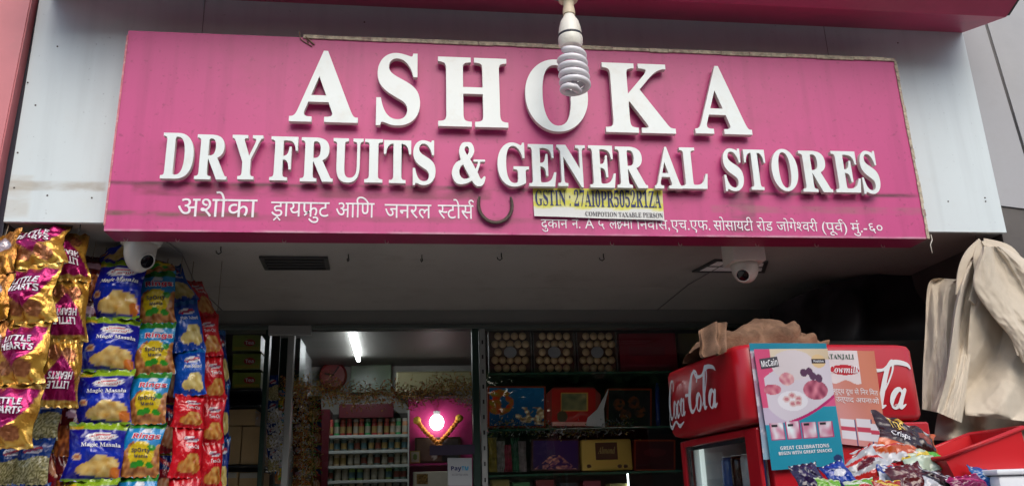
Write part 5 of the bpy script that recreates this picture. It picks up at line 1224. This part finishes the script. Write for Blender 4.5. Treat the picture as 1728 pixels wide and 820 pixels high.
for x0, x1, lab in ((376, 401, 'left'), (402.5, 440, 'right')):
    t = box_thing('carton', 'brown carton with pale printed label at the bottom of the left case, the ' + lab + ' one', 'carton', (x0, x1, 796, 850), CY_, 0.26, kraft)
    slab(x0 + 2, x1 - 2, 797, 806, CY_ - 0.003, 0.0025, bev=0).obj('label', mat('pale_label', (0.4, 0.38, 0.33), 0.5), t)

# ---------------------------------------------------------------- display window
DY = 4.42
dc = thing('display_case', 'dark glass fronted display shelves with gift boxes right of the door', 'display case', tuple(P(980, 850, DY)))
MB().bb(P(812, 700, DY).x, XR - 0.01, DY + 0.36, DY + 0.38, INTF, SOF + 0.3).obj('back_board', mat('dark_back', (0.06, 0.05, 0.045), 0.7), dc)
gsh = mat('green_glass_shelf', (0.04, 0.12, 0.08), 0.1, spec=0.7)
SZ = []
for py in (629.5, 722, 797):
    a = P(980, py, DY); SZ.append(a.z); MB().bb(P(822, py, DY).x, XR - 0.012, DY - 0.06, DY + 0.355, a.z - 0.012, a.z - 0.0005, bev=0.002).obj('glass_shelf', gsh, dc)
choc = mat('gold_choc_foil', (0.85, 0.62, 0.34), 0.3, metal=0.15); chtray = mat('dark_brown_tray', (0.14, 0.07, 0.035), 0.4); plate_m = mat('grey_plate', (0.5, 0.53, 0.56), 0.35, metal=0.4)
cm = MB(); cm.lathe([(0.001, -1)] + [(math.sin(k * math.pi / 10), -math.cos(k * math.pi / 10)) for k in range(1, 10)] + [(0.001, 1)], 14); cmesh = cm.mesh('chocolate', choc, True)
for x0, x1, lab in ((825, 897, 'leftmost, next to the aluminium post'), (900, 971, 'middle one'), (974, 1042, 'rightmost, touching the dark red box')):
    t = box_thing('chocolate_box', 'box of round gold chocolates on the top shelf, ' + lab, 'chocolate box', (x0, x1, 560, 628), DY, 0.05, chtray, 'boxes of round gold chocolates')
    cx = (x0 + x1) / 2
    n = 0
    for j in range(5):
        odd = j % 2; cnt = 4 if not odd else 5
        for i in range(cnt):
            px = cx + (i - (cnt - 1) / 2) * (x1 - x0 - 8) / 5.0 * (1.08 if not odd else 1.0); py = 567 + j * 13.5
            if abs(px - cx) < 12 and abs(py - 594) < 10: continue
            p = P(px, py, DY - 0.005); o = bpy.data.objects.new('chocolate', cmesh); COL.objects.link(o); o.parent = t; o.matrix_parent_inverse = wm(t).inverted()
            o.location = p; o.scale = (0.0205, 0.014, 0.0205)
    oval(cx, 594, 11, 10, DY - 0.022, plate_m, t)
    e = MB(); 
    for a in ((x0, x0 + 1.5, 560, 628), (x1 - 1.5, x1, 560, 628)): slab(*a, DY - 0.03, 0.029, e, bev=0)
    e.obj('box_edge', mat('clear_edge', (0.2, 0.19, 0.17), 0.2), t)
t = box_thing('gift_box', 'plain dark red gift box on the top display shelf right of the chocolates', 'gift box', (1045, 1142, 562, 628), DY, 0.07, mat('dull_red_box', (0.36, 0.02, 0.04), 0.4, var=0.15, vscale=6))
slab(1062, 1122, 585, 600, DY - 0.002, 0.0015, bev=0).obj('label', mat('dull_red_label', (0.28, 0.03, 0.05), 0.4), t)
tag(slab(1146, 1200, 562, 640, DY + 0.1, 0.1).obj('card_panel', mat('dull_yellow_card', (0.3, 0.24, 0.08), 0.6)), 'dull yellow card standing at the right end of the top display shelf', 'card')
def print_box(name, label, rect, Y, depth, col, octagon=0.0, group=None, mm=None, rim=None):
    global PRINT
    t = thing(name, label, 'gift box', tuple(P((rect[0] + rect[1]) / 2, rect[3], Y)), group)
    x0, x1, y0, y1 = rect; o = octagon
    pp = [(x0 + o, y0), (x1 - o, y0), (x1, y0 + o), (x1, y1 - o), (x1 - o, y1), (x0 + o, y1), (x0, y1 - o), (x0, y0 + o)] if o else [(x0, y0), (x1, y0), (x1, y1), (x0, y1)]
    MB().prism([P(*p, Y) for p in pp], (0, depth, 0), bev=0.003).obj('box_body', rim or mat('box_dark_' + name, lin(col(0.02, 0.5)), 0.4), t)
    i = 3; q = [P(*p, Y - 0.002) for p in ((x0 + i + o / 2, y1 - i), (x1 - i - o / 2, y1 - i), (x1 - i - o / 2, y0 + i), (x0 + i + o / 2, y0 + i))]
    pr = PRINT; PRINT = 1.9; m = MB(); m.grid(bil(*q), 60, 44, col=col); PRINT = pr; m.obj('printed_lid', mm or glossp, t, attr=True)
    return t
def c_blue(u, v):
    c = mixc((10, 70, 120), (16, 100, 150), v)
    if ell(u, v, 0.18, 0.62, 0.26, 0.34) and nzf(u, v, 6) > -0.2: c = mixc((190, 60, 20), (150, 130, 30), 0.5 + nzf(u, v, 9))
    if v < 0.5 and u > 0.4 and nzf(u, v, 8, 2) > 0.05 - 0.3 * (u - 0.4): c = mixc((120, 90, 50), (230, 220, 190), 0.5 + nzf(u, v, 14))
    return c
print_box('gift_box', 'large blue printed festive tin on the middle display shelf', (823, 921, 651, 721), DY - 0.03, 0.05, c_blue)
def c_oct(u, v):
    c = (170, 30, 28)
    if 0.22 < u < 0.8 and 0.42 < v < 0.88: c = mixc((96, 100, 70), (140, 130, 90), 0.5 + nzf(u, v, 6))
    if 0.2 < u < 0.82 and 0.4 < v < 0.9 and not (0.23 < u < 0.79 and 0.43 < v < 0.87): c = (190, 150, 70)
    if ell(u, v, 0.24, 0.25, 0.12, 0.16): c = (80, 70, 50)
    if v < 0.1: c = (236, 170, 160)
    return c
print_box('gift_box', 'red octagonal gift box with clear golden window on the middle display shelf', (922, 1014, 653, 721), DY - 0.04, 0.05, c_oct, 12, rim=mat('red_gold_rim', (0.45, 0.06, 0.05), 0.35))
reflq = [P(*p, DY - 0.055) for p in ((1027, 655), (1019, 690), (1021, 720), (988, 718), (992, 704), (1008, 690))]  # flat white shape added to stand for a bright reflection
tag(MB().prism(reflq, (0, 0.004, 0)).obj('reflection_shape', mat('reflection_white', (0.92, 0.93, 0.94), 0.3)), 'white shape added for the bright reflection over the right of the red octagonal box', 'paper')
def c_flor(u, v):
    c = (26, 24, 28)
    for cx, cy in ((0.25, 0.6), (0.6, 0.65), (0.75, 0.4), (0.4, 0.3)):
        if ell(u, v, cx, cy, 0.14, 0.17) and nzf(u, v, 12) > -0.2: c = mixc((120, 60, 24), (60, 40, 40), 0.5 + nzf(u, v, 7))
    return c
print_box('gift_box', 'dark gift box with dull orange flowers beside the white reflection shape', (1024, 1100, 655, 721), DY, 0.05, c_flor)
rod = MB(); rod.tube([P(1111, 722, DY - 0.02), P(1109, 652, DY - 0.02)], 0.013, 14)
rod.tube([P(1109, 652, DY - 0.02), P(1109, 646, DY - 0.02)], 0.007, 10)
tag(rod.obj('blue_bottle', mat('deep_blue_glass', (0.01, 0.04, 0.22), 0.15), smooth=True), 'slim deep blue bottle on the middle display shelf next to the cooler', 'bottle')
def c_purp(u, v):
    c = mixc((40, 20, 70), (56, 30, 90), v)
    if v < 0.5 and abs(u - 0.5) < 0.4 * (0.6 - v) * 2 and nzf(u, v, 9) > -0.1: c = mixc((90, 40, 80), (200, 140, 110), 0.5 + nzf(u, v, 12))
    return c
print_box('gift_box', 'purple chocolate gift box with brown rim on the lower display shelf', (897, 978, 740, 794), DY - 0.02, 0.05, c_purp, rim=mat('brown_rim', (0.1, 0.03, 0.03), 0.4))
goldtin = mat('gold_tin', (0.9, 0.58, 0.13), 0.28, metal=0.3)
gt_ = thing('gift_box', 'shiny gold tin with dark brown plaque on the lower display shelf', 'gift box', tuple(P(1023, 794, DY)))
slab(981, 1067, 740, 794, DY - 0.04, 0.06, bev=0.012).obj('tin_body', goldtin, gt_, smooth=True, auto=40)
slab(1005, 1042, 746, 775, DY - 0.0435, 0.003, bev=0.001).obj('plaque', mat('brown_plaque', (0.12, 0.045, 0.02), 0.4), gt_)
f = bil(*[P(*p, DY - 0.0455) for p in ((1009, 765), (1038, 765), (1038, 753), (1009, 753))])
m = MB(); letters(m, BOLDIT('Almond'), f); m.obj('lettering', mat('gold_ink', (0.6, 0.42, 0.15), 0.4, metal=0.5), gt_)
m = MB()
for px in (994, 1046, 1056): lump(m, P(px, 786, DY - 0.042), (0.012, 0.004, 0.009), 6, px)
m.obj('nut_motif', mat('brown_plaque', (0.12, 0.045, 0.02), 0.4), gt_)
print_box('gift_box', 'very dark red gift box at the right end of the lower display shelf', (1070, 1140, 741, 794), DY, 0.05, lambda u, v: (60, 10, 16) if not ell(u, v, 0.5, 0.6, 0.3, 0.15) else (80, 20, 26))
r = random.Random(5)
for i, (px, col, lab) in enumerate(((832, (0.3, 0.22, 0.03), 'yellow'), (846, (0.28, 0.26, 0.24), 'pale grey'), (858, (0.3, 0.02, 0.05), 'crimson'), (870, (0.02, 0.1, 0.05), 'green'), (882, (0.25, 0.2, 0.2), 'rosy'))):
    t = thing('toy_pouch', lab + ' wrapped sweet pouch standing on the lower display shelf left of the purple box', 'pouch', tuple(P(px, 796, DY)), 'wrapped pouches on the lower shelf')
    f = packet_fn(60 + i, 0.2, 2.5); a = P(px, 796, DY - 0.01); h = (P(px, 738 + 6 * (i % 3), DY).z - a.z); w_ = 15 * mpp(DY, a.z)
    m = MB(); m.grid(lambda u, v: a + Vector((f(u, v).x * w_, f(u, v).y * w_, v * h)), 14, 18); m.grid(lambda u, v: a + Vector((f(1 - u, v, -1).x * w_, f(1 - u, v, -1).y * w_, v * h)), 10, 12)
    m.obj('wrapper', mat('pouch_' + lab.replace(' ', '_'), col, 0.22, var=0.5, vscale=30), t, smooth=True)
tinsel('gold tinsel pile along the back of the middle display shelf', [(826, 720), (870, 716), (915, 722), (960, 724), (1010, 722), (1060, 718)], DY - 0.02, 1300, 0.022, 11, [tin, silv, silv, mat('green_tinsel', (0.15, 0.3, 0.08), 0.3, metal=0.7)])['group'] = 'tinsel in the display window'
for i, (px, col, lab) in enumerate(((845, (0.25, 0.2, 0.05), 'yellowish'), (880, (0.06, 0.2, 0.08), 'green'), (920, (0.2, 0.03, 0.03), 'red'), (960, (0.05, 0.05, 0.06), 'black'), (1000, (0.25, 0.04, 0.06), 'crimson'), (1045, (0.4, 0.36, 0.14), 'pale yellow'))):
    t = box_thing('small_box', lab + ' small box at the very bottom of the display window', 'small box', (px - 15, px + 15, 808 + (i * 5) % 9, 850), DY - 0.02, 0.1, mat('small_box_' + lab.replace(' ', '_'), col, 0.35), 'small boxes at the bottom of the display window')
led = P(1060, 808, DY - 0.03)
ld = MB(); ld.bb(led.x - 0.0035, led.x + 0.0035, led.y, led.y + 0.006, P(1060, 840, DY).z, P(1060, 798, DY).z, bev=0.002)
tag(ld.obj('led_strip', mat('lit_led', (0.9, 0.9, 0.9), 0.4, emit=(0.9, 1.0, 0.97), estr=5)), 'short lit white LED strip at the bottom of the display window', 'light strip')
# dark sheet added right of the cooler where the soffit fades into shade
sack = mat('dark_blue_sack', (0.012, 0.016, 0.035), 0.6, var=0.4, vscale=6)
shade_m = mat('shade_sheet_dark', (0.022, 0.024, 0.03), 0.6, var=0.4, vscale=6, bump=0.3, bscale=12)
def shade_f(u, v):
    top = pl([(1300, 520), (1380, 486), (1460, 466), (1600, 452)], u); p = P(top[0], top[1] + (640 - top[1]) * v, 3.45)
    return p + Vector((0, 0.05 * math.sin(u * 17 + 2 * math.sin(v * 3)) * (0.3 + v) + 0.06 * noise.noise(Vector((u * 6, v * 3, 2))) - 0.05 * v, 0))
m = MB(); m.grid(shade_f, 60, 24); m.grid(lambda u, v: shade_f(1 - u, v) + Vector((0, 0.02, 0)), 60, 24)
tag(m.obj('shade_sheet', shade_m, smooth=True), 'dark draped sheet added for the deep shade behind the cooler', 'shade_sheet')
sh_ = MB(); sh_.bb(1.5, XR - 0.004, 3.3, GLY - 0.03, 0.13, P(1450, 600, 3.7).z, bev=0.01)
tag(sh_.obj('stock_cupboard', mat('dark_cupboard', (0.03, 0.026, 0.024), 0.6)), 'dark stock cupboard behind the dark shade sheet and the cooler', 'cupboard')

# =============================================================== ACROSS THE STREET (seen in the glass and the foils)
rt = random.Random(21)
bark = mat('bark', (0.09, 0.065, 0.045), 0.9, var=0.3, bump=0.5, bscale=20)
leafm = [mat('leaf_dark', (0.03, 0.07, 0.02), 0.6), mat('leaf_mid', (0.06, 0.12, 0.03), 0.55), mat('leaf_light', (0.1, 0.17, 0.05), 0.5)]
for i, (x, y, h, lab) in enumerate(((-8.2, -10.5, 7.5, 'broad dark green street tree across the road, leftmost'), (-3.8, -11.5, 8.2, 'tall leafy street tree across the road, second from left'), (0.4, -10.8, 7.6, 'leafy street tree straight across the road'), (4.6, -11.4, 8.4, 'tall leafy street tree across the road, second from right'), (8.8, -10.4, 7.4, 'bushy street tree across the road, rightmost'))):
    t = thing('street_tree', lab, 'tree', (x, y, 0), 'trees across the street')
    m = MB(); m.tube([(x, y, 0), (x + 0.1, y, h * 0.25), (x - 0.1, y + 0.1, h * 0.5), (x, y, h * 0.75)], [0.2, 0.16, 0.12, 0.05], 10)
    for k in range(6):
        a = k * 1.05; m.tube([(x, y, h * 0.4), (x + 0.8 * math.cos(a), y + 0.8 * math.sin(a), h * 0.55), (x + 1.7 * math.cos(a), y + 1.7 * math.sin(a), h * 0.7)], [0.08, 0.05, 0.02], 6)
    m.obj('trunk', bark, t, smooth=True)
    m = MB(); cl = [(Vector((x + rt.gauss(0, 1.5), y + rt.gauss(0, 1.1), h * 0.6 + rt.gauss(0, h * 0.17))), rt.uniform(0.7, 1.1)) for _ in range(34)]
    for k in range(9500):
        c, rad = cl[rt.randrange(len(cl))]; p = c + Vector((rt.gauss(0, 1), rt.gauss(0, 1), rt.gauss(0, 0.8))) * rad * 0.6
        d = Vector((rt.gauss(0, 1), rt.gauss(0, 1), rt.gauss(0, 0.7))).normalized(); e = d.orthogonal().normalized(); L = rt.uniform(0.16, 0.34)
        m.add([p, p + d * L * 0.5 + e * L * 0.3, p + d * L, p + d * L * 0.5 - e * L * 0.3], [(0, 1, 2, 3)], rt.randrange(3))
    m.obj('crown', leafm, t)
ob = thing('opposite_building', 'plain pale street building across the road behind the trees', 'building', (0, -15, 0))
m = MB(); m.bb(-26, 26, -18, -15, 0.005, 4.0); m.obj('wall', mat('dull_plaster', (0.42, 0.38, 0.32), 0.85, var=0.2, vscale=0.6), ob)
m = MB()
for k in range(12): m.bb(-24 + k * 4, -22 + k * 4, -14.995, -14.98, 0.02, 2.3)
m.obj('shutter', mat('shutter_grey', (0.1, 0.1, 0.11), 0.5), ob)
m = MB(); m.bb(-26, 26, -14.99, -13.8, 2.5, 2.62); m.obj('canopy', mat('canopy_brown', (0.12, 0.08, 0.06), 0.7), ob)
